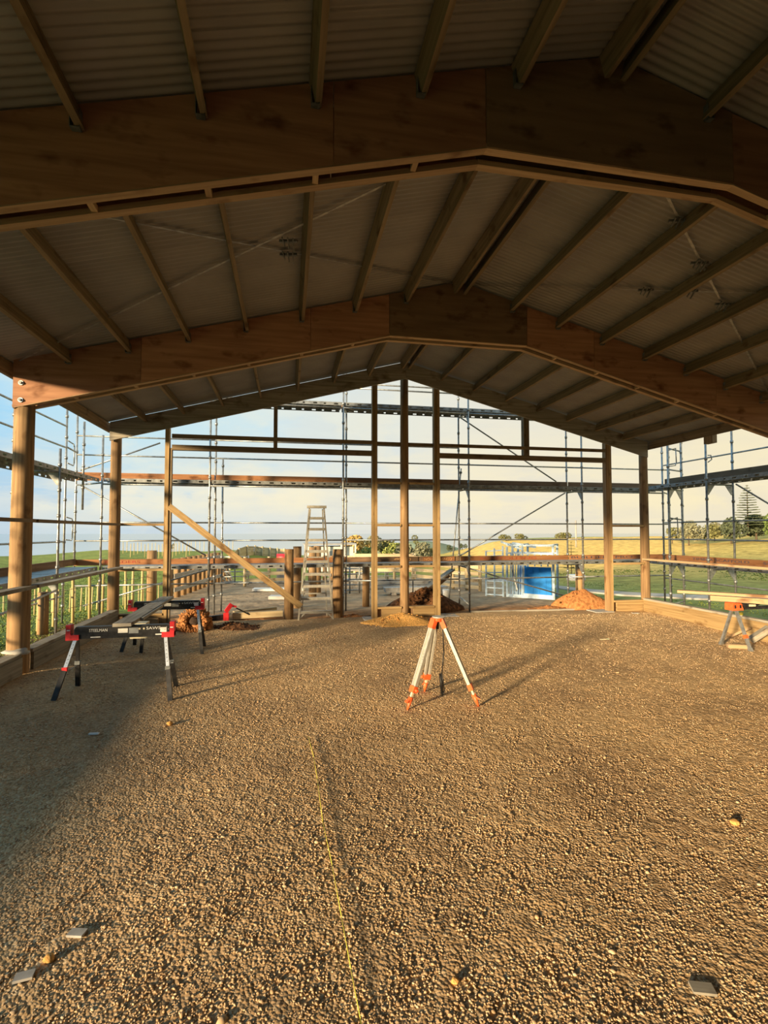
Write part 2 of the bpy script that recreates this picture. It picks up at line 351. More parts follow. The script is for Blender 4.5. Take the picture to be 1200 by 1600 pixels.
# road beyond the yard
def road():
    ctr = [(9.0, 21.5), (9.9, 19.0), (10.6, 17.2), (11.6, 15.8), (13.2, 14.6), (16.0, 13.4), (21, 12.2)]
    mb = MB(); pts = []
    for i, (x, y) in enumerate(ctr):
        a = Vector(ctr[max(0, i - 1)]); b = Vector(ctr[min(len(ctr) - 1, i + 1)]); t = (b - a).normalized(); nn = Vector((-t.y, t.x))
        for s in (-0.55, 0.55): pts.append((x + nn.x * s, y + nn.y * s))
    for x, y in pts: mb.v.append(Vector((x, y, float(terrain_z(x, y)) + 0.05)))
    for x, y in pts: mb.v.append(Vector((x, y, float(terrain_z(x, y)) - 0.15)))
    n = len(pts)
    for i in range(0, n - 2, 2):
        mb.face((i + 1, i, i + 2, i + 3), ((0, 0),) * 4); mb.face((i, n + i, n + i + 2, i + 2), ((0, 0),) * 4); mb.face((i + 3, n + i + 3, n + i + 1, i + 1), ((0, 0),) * 4)
    tag(mb.build('gravel_road', M['road']), kind='structure')
road()

# ------------------------------------------------------------------ gravel floor
def gravel_mat():
    m, n, l, b = newmat('gravel')
    t = n.new('ShaderNodeTexCoord')
    v = n.new('ShaderNodeTexVoronoi'); v.inputs['Scale'].default_value = 52; l.new(t.outputs['Object'], v.inputs['Vector'])
    no = n.new('ShaderNodeTexNoise'); no.inputs['Scale'].default_value = 0.9; no.inputs['Detail'].default_value = 6; l.new(t.outputs['Object'], no.inputs['Vector'])
    nf = n.new('ShaderNodeTexNoise'); nf.inputs['Scale'].default_value = 60; nf.inputs['Detail'].default_value = 4; l.new(t.outputs['Object'], nf.inputs['Vector'])
    sx = n.new('ShaderNodeSeparateColor'); l.new(v.outputs['Color'], sx.inputs[0])
    r = ramp(n, [(0.0, (0.42, 0.285, 0.155)), (0.5, (0.52, 0.365, 0.21)), (0.85, (0.59, 0.43, 0.26)), (1.0, (0.66, 0.52, 0.34))]); l.new(sx.outputs[0], r.inputs[0])
    r2 = ramp(n, [(0.32, (0.74, 0.70, 0.68)), (0.65, (1.12, 1.08, 1.0))]); l.new(no.outputs['Fac'], r2.inputs[0])
    mx = n.new('ShaderNodeMix'); mx.data_type = 'RGBA'; mx.blend_type = 'MULTIPLY'; mx.inputs[0].default_value = 1; l.new(r.outputs[0], mx.inputs[6]); l.new(r2.outputs[0], mx.inputs[7])
    l.new(mx.outputs[2], b.inputs['Base Color']); b.inputs['Roughness'].default_value = 0.95; b.inputs['Specular IOR Level'].default_value = 0.1
    ad = n.new('ShaderNodeMath'); ad.operation = 'MULTIPLY_ADD'; l.new(nf.outputs['Fac'], ad.inputs[0]); ad.inputs[1].default_value = 0.5
    inv = n.new('ShaderNodeMath'); inv.operation = 'SUBTRACT'; inv.inputs[0].default_value = 1.0; l.new(v.outputs['Distance'], inv.inputs[1]); l.new(inv.outputs[0], ad.inputs[2])
    vb = n.new('ShaderNodeTexVoronoi'); vb.inputs['Scale'].default_value = 17; l.new(t.outputs['Object'], vb.inputs['Vector'])
    nb = n.new('ShaderNodeTexNoise'); nb.inputs['Scale'].default_value = 7; nb.inputs['Detail'].default_value = 5; l.new(t.outputs['Object'], nb.inputs['Vector'])
    s1 = n.new('ShaderNodeMath'); s1.operation = 'MULTIPLY_ADD'; l.new(vb.outputs['Distance'], s1.inputs[0]); s1.inputs[1].default_value = -1.3; l.new(ad.outputs[0], s1.inputs[2])
    s2 = n.new('ShaderNodeMath'); s2.operation = 'MULTIPLY_ADD'; l.new(nb.outputs['Fac'], s2.inputs[0]); s2.inputs[1].default_value = 2.6; l.new(s1.outputs[0], s2.inputs[2])
    bp = n.new('ShaderNodeBump'); bp.inputs['Strength'].default_value = 1; bp.inputs['Distance'].default_value = 0.009; l.new(s2.outputs[0], bp.inputs['Height']); l.new(bp.outputs[0], b.inputs['Normal'])
    return m
M['gravel'] = gravel_mat()
def floor():
    xs = np.arange(-4.0, 9.75, 0.085); ys = np.concatenate([np.arange(-4.5, 1, 0.5), np.arange(1, 12.75, 0.085)])
    X, Y = np.meshgrid(xs, ys); Z = gz(X, Y); rg = np.random.default_rng(5)
    Z = Z + rg.normal(size=Z.shape) * 0.003
    edge = sstep(12.0, 12.7, Y); Z = Z * (1 - edge) - 0.03 * edge
    n, m = X.shape; mb = MB(); mb.v = [Vector(p) for p in np.stack([X, Y, Z], -1).reshape(-1, 3)]
    mb.f = [(i * m + j, i * m + j + 1, (i + 1) * m + j + 1, (i + 1) * m + j) for i in range(n - 1) for j in range(m - 1)]
    mb.uv = [((0, 0),) * 4] * len(mb.f); mb.sm = [True] * len(mb.f)
    tag(mb.build('floor', M['gravel']), kind='structure')
floor()
def pebbles():
    """loose stones lying on the near floor, one mesh"""
    n = 110000; rg = np.random.default_rng(21)
    y = 1.55 + 9.9 * rg.uniform(0, 1, n) ** 1.35; half = 0.62
    lo = np.maximum(-3.4, -0.46 * y - 0.35); hi = np.minimum(9.1, 1.12 * y + 0.45)
    x = lo + (hi - lo) * rg.uniform(0, 1, n)
    size = np.exp(rg.normal(-5.05, 0.26, n)) * np.where(rg.uniform(0, 1, n) < 0.012, 1.8, 1.0) * (0.92 + 0.09 * np.maximum(0, y - 4))
    vs, fs = ico(1)
    # octahedron-like stones: 6 verts, 8 faces for most
    ov = np.array([[1, 0, 0], [-1, 0, 0], [0, 1, 0], [0, -1, 0], [0, 0, 1], [0, 0, -1], ], float)
    of = np.array([[0, 2, 4], [2, 1, 4], [1, 3, 4], [3, 0, 4], [2, 0, 5], [1, 2, 5], [3, 1, 5], [0, 3, 5]])
    near = y < 4.4
    cols = np.array([[0.46, 0.315, 0.18], [0.52, 0.37, 0.22], [0.57, 0.43, 0.27], [0.41, 0.28, 0.16], [0.62, 0.50, 0.35], [0.48, 0.35, 0.22]])
    ci = rg.choice(6, n, p=[0.22, 0.26, 0.17, 0.17, 0.06, 0.12])
    V = []; F = []; CO = []; base = 0
    for sel, vv, ff in ((near, vs, fs), (~near, ov, of)):
        k = sel.sum(); k0 = len(vv)
        jit = 1 + rg.normal(size=(k, k0)) * 0.16
        P = vv[None] * jit[..., None] * np.stack([size[sel] * rg.uniform(0.8, 1.3, k), size[sel] * rg.uniform(0.7, 1.1, k), size[sel] * rg.uniform(0.42, 0.7, k)], -1)[:, None]
        th = rg.uniform(0, 6.28, k); cs, sn = np.cos(th)[:, None], np.sin(th)[:, None]
        Q = np.stack([P[..., 0] * cs - P[..., 1] * sn + x[sel][:, None], P[..., 0] * sn + P[..., 1] * cs + y[sel][:, None], P[..., 2] + (gz(x[sel], y[sel]) + size[sel] * 0.02)[:, None]], -1)
        V.append(Q.reshape(-1, 3)); F.append((ff[None] + (np.arange(k) * k0)[:, None, None] + base).reshape(-1, 3)); base += k * k0
        c = cols[ci[sel]] * rg.uniform(0.8, 1.2, (k, 1)); CO.append(np.repeat(c, k0, 0))
    V = np.concatenate(V).astype(np.float32); F = np.concatenate(F).astype(np.int32); CO = np.concatenate(CO)
    me = bpy.data.meshes.new('gravel_stones'); me.vertices.add(len(V)); me.vertices.foreach_set('co', V.ravel())
    me.loops.add(F.size); me.loops.foreach_set('vertex_index', F.ravel()); me.polygons.add(len(F))
    me.polygons.foreach_set('loop_start', np.arange(0, F.size, 3, dtype=np.int32)); me.polygons.foreach_set('loop_total', np.full(len(F), 3, dtype=np.int32))
    me.update(calc_edges=True)
    ca = me.color_attributes.new('Col', 'FLOAT_COLOR', 'POINT'); ca.data.foreach_set('color', np.concatenate([CO, np.ones((len(CO), 1))], 1).astype(np.float32).ravel())
    me.materials.append(vcol('stone', 0.95, 40, 0.2)); me.validate()
    o = bpy.data.objects.new('gravel_stones', me); C.objects.link(o); tag(o, 'loose brown gravel stones strewn over the shed floor', 'gravel', kind='stuff')
pebbles()

# ------------------------------------------------------------------ roof
XG, XL, XR, S = 2.74, -3.66, 9.14, 0.264
def zs(x): return 6.215 - S * abs(x - XG)          # underside of the roof sheets
YB = [3.75, 7.74, 11.60]                           # front faces of the frames
ceil = thing('ceiling', (XG, 4, 0), kind='structure')
def roof_sheets():
    pitch = 0.0762; nw = 10; wid = pitch * nw; amp = 0.0085; spl = 6
    def sheet(side):
        mb = MB(); n = nw * spl + spl
        for i in range(n + 1):
            yy = i * pitch / spl; dz = amp * math.cos(2 * math.pi * i / spl)
            for x in (XG - side * 0.0, XG - side * 6.72): mb.v.append(Vector((x, yy, zs(x) + amp + dz)))
        for i in range(n):
            q = (2 * i, 2 * i + 1, 2 * i + 3, 2 * i + 2)
            mb.face(q if side > 0 else q[::-1], ((0, 0),) * 4, True)
        return mb
    for side in (1, -1):
        o = sheet(side).build('roof_sheet', M['sheet'], ceil, origin=(0, 0, 0)); base = -ROOTS['ceiling']
        y = -4.3; o.location = base + Vector((0, y, 0)); k = 0
        while y + 2 * wid + pitch < 11.78:
            y += wid; k += 1; copy(o, base + Vector((0, y, 0.0012 * (k % 2))), ceil)
roof_sheets()
OFF = [0.10, 0.91, 1.735, 2.56, 3.385, 4.205, 5.02, 5.80]
BAYS = [(-0.15, 3.75), (4.01, 7.74), (8.00, 11.60)]
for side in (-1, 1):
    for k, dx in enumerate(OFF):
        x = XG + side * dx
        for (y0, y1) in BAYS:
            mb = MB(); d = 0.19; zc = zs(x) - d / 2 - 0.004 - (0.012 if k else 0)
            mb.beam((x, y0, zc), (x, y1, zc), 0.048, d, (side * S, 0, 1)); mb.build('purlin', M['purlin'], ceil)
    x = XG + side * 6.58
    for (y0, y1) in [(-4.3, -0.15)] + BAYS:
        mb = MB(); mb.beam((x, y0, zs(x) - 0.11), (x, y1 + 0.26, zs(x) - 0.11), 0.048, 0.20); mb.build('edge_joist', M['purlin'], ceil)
mb = MB(); mb.box(9.30, 9.42, 9.62, 9.86, 4.10, 4.42); mb.build('joist_splice', M['purlin'], ceil)
# metal hangers under the purlin ends at each frame
for y in (3.745, 7.735):
    for side in (-1, 1):
        for dx in OFF[1:]:
            x = XG + side * dx; mb = MB(); zb = zs(x) - 0.212
            mb.box(x - 0.032, x + 0.032, y - 0.05, y, zb - 0.006, zb); mb.box(x - 0.034, x - 0.028, y - 0.05, y, zb, zb + 0.13); mb.box(x + 0.028, x + 0.034, y - 0.05, y, zb, zb + 0.13)
            mb.build('joist_hanger', M['galvdark'], ceil)

def frame_z(x): return 5.23 - S * max(0.0, abs(x - XG) - 1.18)
def portal_frame(yf, label, span=6.5):
    t = thing('portal_frame', (XG, yf + 0.13, 0), label, 'roof beam', 'plywood portal frames')
    A = 1.18
    for face, (y0, y1) in enumerate(((yf, yf + 0.018), (yf + 0.242, yf + 0.26))):
        for side in (-1, 1):
            cuts = [A, 2.42, 4.85, span]
            for a, b in zip(cuts[:-1], cuts[1:]):
                pa, pb = a + 0.003, b - 0.003
                poly = [(XG + side * pa, frame_z(XG + side * pa)), (XG + side * pb, frame_z(XG + side * pb)), (XG + side * pb, zs(XG + side * pb) - 0.012), (XG + side * pa, zs(XG + side * pa) - 0.012)]
                MB().prism(poly if side > 0 else poly[::-1], y0, y1).build('plywood_panel', M['ply'], t)
        e = 0.004 if face else -0.004
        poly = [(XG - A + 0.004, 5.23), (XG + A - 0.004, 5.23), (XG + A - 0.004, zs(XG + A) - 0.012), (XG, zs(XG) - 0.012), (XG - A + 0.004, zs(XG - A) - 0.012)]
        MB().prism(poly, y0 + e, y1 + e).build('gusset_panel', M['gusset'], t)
        yc = yf + (0.038 if face == 0 else 0.222)
        for side in (-1, 1):
            p0 = (XG + side * A, yc, 5.23 + 0.012); p1 = (XG + side * span, yc, frame_z(XG + side * span) + 0.012)
            MB().beam(p0, p1, 0.074, 0.045).build('bottom_flange', M['flange'], t)
        MB().beam((XG - A, yc, 5.242), (XG + A, yc, 5.242), 0.074, 0.045).build('bottom_flange', M['flange'], t)
    for side in (-1, 1):
        for dx in (1.75, 2.55, 3.35, 4.15, 4.95, 5.75):
            x = XG + side * dx; MB().beam((x, yf + 0.075, frame_z(x) + 0.02), (x, yf + 0.185, frame_z(x) + 0.02), 0.045, 0.045).build('blocking', M['flange'], t)
    return t
portal_frame(YB[0], 'brown plywood box beam frame crossing overhead nearest the camera')
f2 = portal_frame(YB[1], 'plywood box beam frame resting on left round pole, its left end sunlit orange')
for z in (4.17, 3.93):
    x = -3.655
    MB().tube((x, YB[1] - 0.012, z), (x, YB[1], z), 0.035, 10).build('washer', M['silver'], f2)
    MB().tube((x, YB[1] - 0.035, z), (x, YB[1] - 0.012, z), 0.018, 6).build('bolt', M['galvdark'], f2)
# end rafter on the gable; its grey stands in for veiling glare
t = thing('end_rafter', (XG, 11.63, 0), 'timber end rafter coloured glare-grey along the gable above the far posts', 'rafter')
for side in (-1, 1):
    a = XG + side * 0.002; b = XG + side * 6.5
    poly = [(a, 5.77), (b, 5.77 - S * 6.5), (b, zs(b) - 0.046), (a, zs(a) - 0.046)]
    MB().prism(poly if side > 0 else poly[::-1], 11.60, 11.65).build('rafter_board', M['weather_veil'], t)

# steel strap cross bracing under the roof sheets
def strap(name_label, pts, tb):
    t = thing('strap_brace', pts[0], name_label, 'strap', 'roof cross bracing')
    mb = MB()
    for p, q in zip(pts[:-1], pts[1:]):
        n = 26
        for i in range(n):
            a = Vector(p).lerp(Vector(q), i / n); b = Vector(p).lerp(Vector(q), (i + 0.62) / n); c = Vector(p).lerp(Vector(q), (i + 1) / n)
            mb.beam(a, b, 0.030, 0.003); mb.beam(b, c, 0.022, 0.003)
    mb.build('strap', M['galv'], t)
    for q in tb:
        v = Vector(q); m2 = MB()
        for k in range(3): m2.beam(v + Vector((-0.07 + 0.06 * k, -0.05, -0.02)), v + Vector((-0.04 + 0.05 * k, 0.06, -0.06 - 0.02 * k)), 0.012, 0.02)
        m2.beam(v + Vector((-0.1, 0.03, -0.02)), v + Vector((0.1, -0.03, -0.03)), 0.03, 0.03); m2.build('tensioner', M['galvdark'], t)
def zp(x, d=0.035): return zs(x) - d
def P(x, y, d=0.035): return (x, y, zp(x, d))
strap('galvanised strap rising right across left roof slope, tensioner nearer the ridge', [P(-3.1, 4.05), P(2.6, 7.70)], [P(-0.02, 6.03)])
strap('galvanised strap falling left across left roof slope towards sunlit beam end', [P(2.55, 4.05, 0.05), P(-3.68, 7.72, 0.05)], [P(-0.02, 5.70, 0.06)])
strap('strap crossing right roof slope from ridge outwards to front right', [P(2.88, 7.70), P(8.4, 4.05)], [P(5.0, 6.25), P(5.45, 5.95)])
strap('strap crossing right roof slope from near ridge to far right eave', [P(3.0, 4.05, 0.05), P(8.7, 7.70, 0.05)], [P(4.4, 4.95, 0.06), P(5.1, 5.40, 0.06), P(5.95, 5.92, 0.06)])

# ------------------------------------------------------------------ round poles
def pole(x, y, z0, z1, r, label, extra=None):
    mb = MB(); n = 14; segs = 7; rg = random.Random(int(x * 100 + y)); b = 0
    for i in range(segs + 1):
        z = z0 + (z1 - z0) * i / segs; rr = r * (1.06 - 0.12 * i / segs) * rg.uniform(0.985, 1.015)
        for k in range(n):
            a = 2 * math.pi * k / n; mb.v.append(Vector((x + rr * math.cos(a), y + rr * math.sin(a), z)))
    for i in range(segs):
        for k in range(n):
            k2 = (k + 1) % n; u0 = (z1 - z0) * i / segs; u1 = (z1 - z0) * (i + 1) / segs; v0 = 2 * math.pi * r * k / n; v1 = 2 * math.pi * r * (k + 1) / n
            mb.face((i * n + k, i * n + k2, (i + 1) * n + k2, (i + 1) * n + k), ((u0, v0), (u0, v1), (u1, v1), (u1, v0)), True)
    mb.face(tuple(segs * n + k for k in range(n)), [(0, 0.02 * k) for k in range(n)])
    o = mb.build('pole', M['pole'], None, (x, y, z0)); return tag(o, label, 'pole')
pole(XL, 7.87, -0.1, 3.90, 0.132, 'thick round timber pole nearest left edge under the sunlit beam end')
pole(XL - 0.02, 11.79, -0.1, 4.42, 0.112, 'round timber pole at the far left corner of the shed')
pole(XG, 11.78, -0.1, 5.86, 0.105, 'round timber pole in the middle of the gable between two studs')
pole(XR + 0.10, 11.79, -0.1, 4.42, 0.112, 'round timber pole at the far right corner of the shed')
pole(XR + 0.02, 7.87, -0.1, 3.92, 0.132, 'round timber pole on the right side of the shed')

# ------------------------------------------------------------------ end wall framing
wb = thing('wall_back', (XG, 11.75, 0), kind='structure')
def stud(x0, x1, z0, z1, y0=11.68, y1=11.82, mat='pine', par=wb, name='stud'): MB().box(x0, x1, y0, y1, z0, z1).build(name, M[mat], par)
def zr(x): return 5.78 - S * abs(x - XG)
stud(-2.66, -2.575, -0.02, 4.40); stud(-2.565, -2.52, -0.02, 3.95, 11.70, 11.80, 'purlin')
stud(1.94, 1.985, -0.02, 5.60); stud(1.995, 2.065, -0.02, 5.62)
stud(3.455, 3.515, -0.02, 5.62); stud(3.525, 3.60, -0.02, 5.58)
stud(8.06, 8.145, -0.02, 4.42, mat='pole'); stud(8.155, 8.225, -0.02, 4.40, mat='pine')
stud(-0.34, -0.255, 3.98, 5.0, mat='purlin', name='hanging_stud'); stud(5.79, 5.84, 4.0, 5.0, mat='purlin', name='hanging_stud'); stud(5.85, 5.94, 4.0, 5.0, mat='purlin', name='hanging_stud')
def girt(x0, x1, z, h, par=wb, mat='pine', y0=11.66, y1=11.72, name='girt'): MB().box(x0, x1, y0, y1, z - h / 2, z + h / 2).build(name, M[mat], par)
girt(-2.52, 1.94, 4.215, 0.085, mat='purlin'); girt(2.07, 3.45, 4.215, 0.075, mat='purlin', y0=11.74, y1=11.80); girt(3.60, 8.06, 4.205, 0.075, mat='purlin')
girt(-2.52, 1.94, 3.965, 0.115, mat='purlin', y0=11.68, y1=11.80, name='lintel'); girt(3.60, 8.06, 3.96, 0.115, mat='purlin', y0=11.68, y1=11.80, name='lintel')
for z, h in ((2.262, 0.05), (1.285, 0.05)):
    for x0, x1 in ((-3.56, -2.66), (2.065, 2.64), (2.845, 3.455), (8.225, 9.14)): girt(x0, x1, z, h, y0=11.68, y1=11.82)
for x0, x1 in ((2.065, 2.64), (2.845, 3.455)): girt(x0, x1, 3.27, 0.045, y0=11.70, y1=11.80)
for x0, x1 in ((-3.56, -2.66), (2.075, 2.645), (2.84, 3.45), (8.23, 9.14)):
    MB().box(x0 + 0.10, x1, 11.70, 11.75, 0.02, 0.30).build('skirt_board', M['pine'], wb); MB().box(x0, x1, 11.66, 11.80, 0.302, 0.345).build('bottom_plate', M['pine'], wb)
for x in (-3.555, 2.08, 2.845, 8.235): MB().box(x, x + 0.09, 11.757, 11.83, 0.0, 0.295).build('packer', M['gusset'], wb)
MB().beam((-2.55, 11.63, 2.66), (0.30, 11.63, 0.42), 0.045, 0.135).build('diagonal_brace', M['pine'], wb)
MB().box(-2.95, -2.40, 11.45, 11.95, -0.05, 0.09).build('concrete_pad', M['concrete'], wb)
MB().box(1.75, 2.35, 11.55, 12.0, -0.05, 0.085).build('concrete_pad', M['concrete'], wb); MB().box(3.40, 4.05, 11.60, 12.05, -0.05, 0.085).build('concrete_pad', M['concrete'], wb)
MB().box(7.65, 8.15, 11.55, 12.0, -0.05, 0.085).build('concrete_pad', M['concrete'], wb)
MB().beam((4.7, 12.60, 0.01), (8.0, 12.35, 0.03), 0.06, 0.06).build('edge_board', M['weather_veil'], wb)
MB().box(-3.5, -2.7, 11.50, 11.55, 0.05, 0.27).build('skirt_offcut', M['pine'], wb)

wl = thing('wall_left', (XL, 6, 0), kind='structure')
for (y0, y1) in ((-4.3, -0.3), (-0.25, 3.9), (3.95, 7.72), (8.03, 11.66)):
    MB().box(-3.575, -3.53, y0, y1, 0.02, 0.40).build('skirt_board', M['weather_veil'], wl); MB().box(-3.72, -3.545, y0, y1, 0.402, 0.447).build('bottom_plate', M['weather_veil'], wl)
for (y0, y1) in ((4.0, 7.95), (8.02, 11.75)):
    MB().box(-3.62, -3.48, y0, y1, 1.305, 1.355).build('girt', M['weather_veil'], wl); MB().box(-3.56, -3.51, y0, y1, 2.235, 2.285).build('girt', M['purlin'], wl)
MB().lump((-3.62, 7.80, 0.47), (0.16, 0.13, 0.05), 4, 0.3, 2).build('dried_mortar', M['concrete'], wl)
wr = thing('wall_right', (XR, 8, 0), kind='structure')
for (y0, y1) in ((-4.3, -0.3), (-0.25, 3.9), (3.95, 7.72), (8.03, 11.66)):
    MB().box(9.07, 9.115, y0, y1, -0.02, 0.345).build('skirt_board', M['pine'], wr); MB().box(9.06, 9.20, y0, y1, 0.348, 0.392).build('bottom_plate', M['weather_veil'], wr)
    MB().box(9.05, 9.19, y0, y1, 1.375, 1.42).build('girt', M['flange'], wr)
# unseen rear wall and right cladding, both added to darken the near roof
MB().prism([(XL - 0.2, -0.2), (XR + 0.3, -0.2), (XR + 0.3, zs(XR + 0.3)), (XG, zs(XG)), (XL - 0.2, zs(XL - 0.2))], -4.35, -4.3).build('added_rear_wall', M['light_blocker'])
MB().box(9.22, 9.27, -4.3, 3.9, -0.1, 4.42).build('cladding', M['light_blocker'], wr)
bpy.data.objects['added_rear_wall']['kind'] = 'structure'

# ------------------------------------------------------------------ scaffolding
def holes_strip(mb, p0, p1, z0, z1, th=0.004, pitch=0.26):
    """upright flange with a row of slots cut through it"""
    p0 = Vector(p0); p1 = Vector(p1); ln = (p1 - p0).length; d = (p1 - p0).normalized(); n = max(2, int(ln / pitch)); h = z1 - z0
    def bar(a, b, za, zb): mb.beam(p0 + d * a + Vector((0, 0, (za + zb) / 2)), p0 + d * b + Vector((0, 0, (za + zb) / 2)), th, zb - za)
    bar(0, ln, z0, z0 + 0.28 * h); bar(0, ln, z0 + 0.72 * h, z1); s = 0.0
    for i in range(n):
        a = (i + 0.22) * ln / n; b = a + (0.10 if i % 2 else 0.055); bar(s, a, z0 + 0.28 * h, z0 + 0.72 * h); s = b
    bar(s, ln, z0 + 0.28 * h, z0 + 0.72 * h)
def deck(par, p0, p1, side, width, z, planks=3):
    """steel planks lying side by side from p0 to p1; side = unit vector across"""
    p0 = Vector((*p0, 0)); p1 = Vector((*p1, 0)); sd = Vector((*side, 0)); w = width / planks
    for i in range(planks):
        mb = MB(); o = sd * (i * w + 0.006); e = sd * ((i + 1) * w - 0.006)
        mb.beam((p0 + (o + e) / 2) + Vector((0, 0, z)), (p1 + (o + e) / 2) + Vector((0, 0, z)), w - 0.012, 0.005)
        for q in (o, e): holes_strip(mb, p0 + q, p1 + q, z - 0.085, z - 0.003)
        mb.build('deck_plank', M['deck'], par)
def std(par, x, y, z0, z1, r=0.0242, mat='galv'):
    mb = MB(); mb.tube((x, y, z0), (x, y, z1), r, 8)
    z = z0 + 0.5
    while z < z1 - 0.1:      # wedge cups
        mb.tube((x, y, z - 0.03), (x, y, z + 0.03), r + 0.012, 8); z += 0.49
    mb.build('standard', M[mat], par)
def pipe(par, p, q, name='ledger', r=0.0205, mat='galv'): MB().tube(p, q, r, 7).build(name, M[mat], par)
def bracket(par, x, y, z, dx, dy):
    mb = MB(); mb.prism([(0, 0), (0.0, -0.26), (0.05, -0.26), (0.22, -0.03), (0.22, 0)], -0.008, 0.008)
    a = math.atan2(dy, dx); Rm = Matrix.Rotation(a, 3, 'Z'); mb.v = [Rm @ v + Vector((x, y, z)) for v in mb.v]
    mb.build('bracket', M['galv'], par)
def toe(par, p, q, z, h=0.145, mat='toe'): MB().beam((*p, z + h / 2), (*q, z + h / 2), 0.038, h).build('toe_board', M[mat], par)
YI, YO = 12.75, 13.50
LV = [1.30, 3.36, 5.42]
sb = thing('scaffold', (XG, 13.1, 0), 'long galvanised scaffold with timber toe boards behind the open gable', 'scaffold')
XI = [-4.27, -1.87, 1.37, 4.73, 8.05, 10.61]; XO = [-5.11, -1.84, 1.53, 4.71, 8.03, 11.46]
tops_i = [4.37, 5.9, 6.4, 6.4, 5.6, 5.2]; tops_o = [5.9, 5.6, 6.4, 6.4, 5.6, 5.3]
for x, zt in zip(XI, tops_i): std(sb, x, YI, -0.02, zt)
for x, zt in zip(XO, tops_o): std(sb, x, YO, -0.02 if x > -5 else -0.35, zt)
std(sb, -1.73, YO + 0.55, -0.05, 4.05); std(sb, 11.92, YO, -0.05, 5.0)
for i in range(len(XI)):
    for z in LV:
        pipe(sb, (XI[i], YI, z - 0.11), (XO[i], YO, z - 0.11), 'transom')
        if i > 0: bracket(sb, XI[i], YI, z - 0.10, XO[i] - XI[i], YO - YI)
for i in range(len(XI) - 1):
    for z in LV[:2] + ([LV[2]] if 1 <= i <= 3 else []):
        deck(sb, (XI[i] + 0.03, YI), (XI[i + 1] - 0.03, YI), (0, 1), YO - YI, z)
        pipe(sb, (XI[i], YI, z - 0.14), (XI[i + 1], YI, z - 0.14)) if z > 2 else None
    for z in (2.34, 1.885, 4.0, 0.79): pipe(sb, (XO[i], YO, z), (XO[i + 1], YO, z))
    if i in (0, 1, 2): pipe(sb, (XO[i], YO, 4.47), (XO[i + 1], YO, 4.47))
    toe(sb, (XO[i] + 0.02, YO - 0.05), (XO[i + 1] - 0.02, YO - 0.05), LV[0] - 0.015, 0.145, ('toe', 'toe', 'toedark', 'toe', 'toe')[i])
    toe(sb, (XO[i] + 0.02, YO - 0.05), (XO[i + 1] - 0.02, YO - 0.05), LV[1] + 0.003, 0.20, ('toe', 'toe', 'toe', 'toedark', 'toedark')[i])
for i in (1, 2, 3): toe(sb, (XO[i], YO - 0.05), (XO[i + 1], YO - 0.05), LV[2] + 0.003, 0.16, 'toedark')
toe(sb, (2.75, YO - 0.075), (3.5, YO - 0.075), LV[0] - 0.015, 0.14, 'toedark'); toe(sb, (3.65, YO - 0.075), (4.55, YO - 0.075), LV[0] - 0.015, 0.14, 'toe')
for z in (5.80, 5.92): pipe(sb, (1.4, YI, z), (4.7, YI, z))
for p, q in (((-5.05, YO + 0.04, 3.27), (-2.05, YO + 0.04, 1.50)), ((4.76, YO + 0.04, 1.44), (8.0, YO + 0.04, 3.25)), ((4.70, YO + 0.04, 5.40), (7.72, YO + 0.04, 3.58)), ((4.66, YO + 0.04, 1.18), (8.0, YO + 0.04, 0.23)), ((-4.9, YO + 0.04, 0.30), (-1.9, YO + 0.04, 1.17)), ((-5.03, YO + 0.04, 3.62), (-3.2, YO + 0.04, 4.36))): pipe(sb, p, q, 'brace')
pipe(sb, (4.70, 14.45, -0.05), (5.12, 14.45, 4.02), 'raker'); MB().box(5.05, 5.13, 14.40, 14.5, 3.86, 3.92).build('coupler', M['galvdark'], sb)
pipe(sb, (4.73, YI, 0.18), (4.71, YO, 0.30), 'transom'); pipe(sb, (8.05, YI, 0.12), (8.03, YO, 0.20), 'transom')
# painted lettering on toe boards
def wtext(par, s, x0, x1, z, size, mat, up=True): text(None, s, par, ((x0 + x1) / 2, YO - 0.098, z), (math.radians(90), math.radians(0 if up else 180), 0), size, M[mat], 0.0015, x1 - x0)
wtext(sb, 'CONSTRUCTION', 3.68, 4.46, 1.362, 0.10, 'orangeprint', False); wtext(sb, 'Contour', 2.82, 3.30, 1.362, 0.10, 'orangeprint', False)
for s, x0, x1, mat in (('SCAFFOLDING', 5.3, 7.0, 'inkred'), ('BUILDERS', -4.4, -3.6, 'inkred')): text(None, s, sb, ((x0 + x1) / 2, YO - 0.072, 1.36), (math.radians(90), 0, 0), 0.085, M[mat], 0.0015, x1 - x0)
text(None, 'BUILDERS PRO', sb, (9.1, YO - 0.072, 1.36), (math.radians(90), 0, 0), 0.09, M['ink'], 0.0015, 2.0)

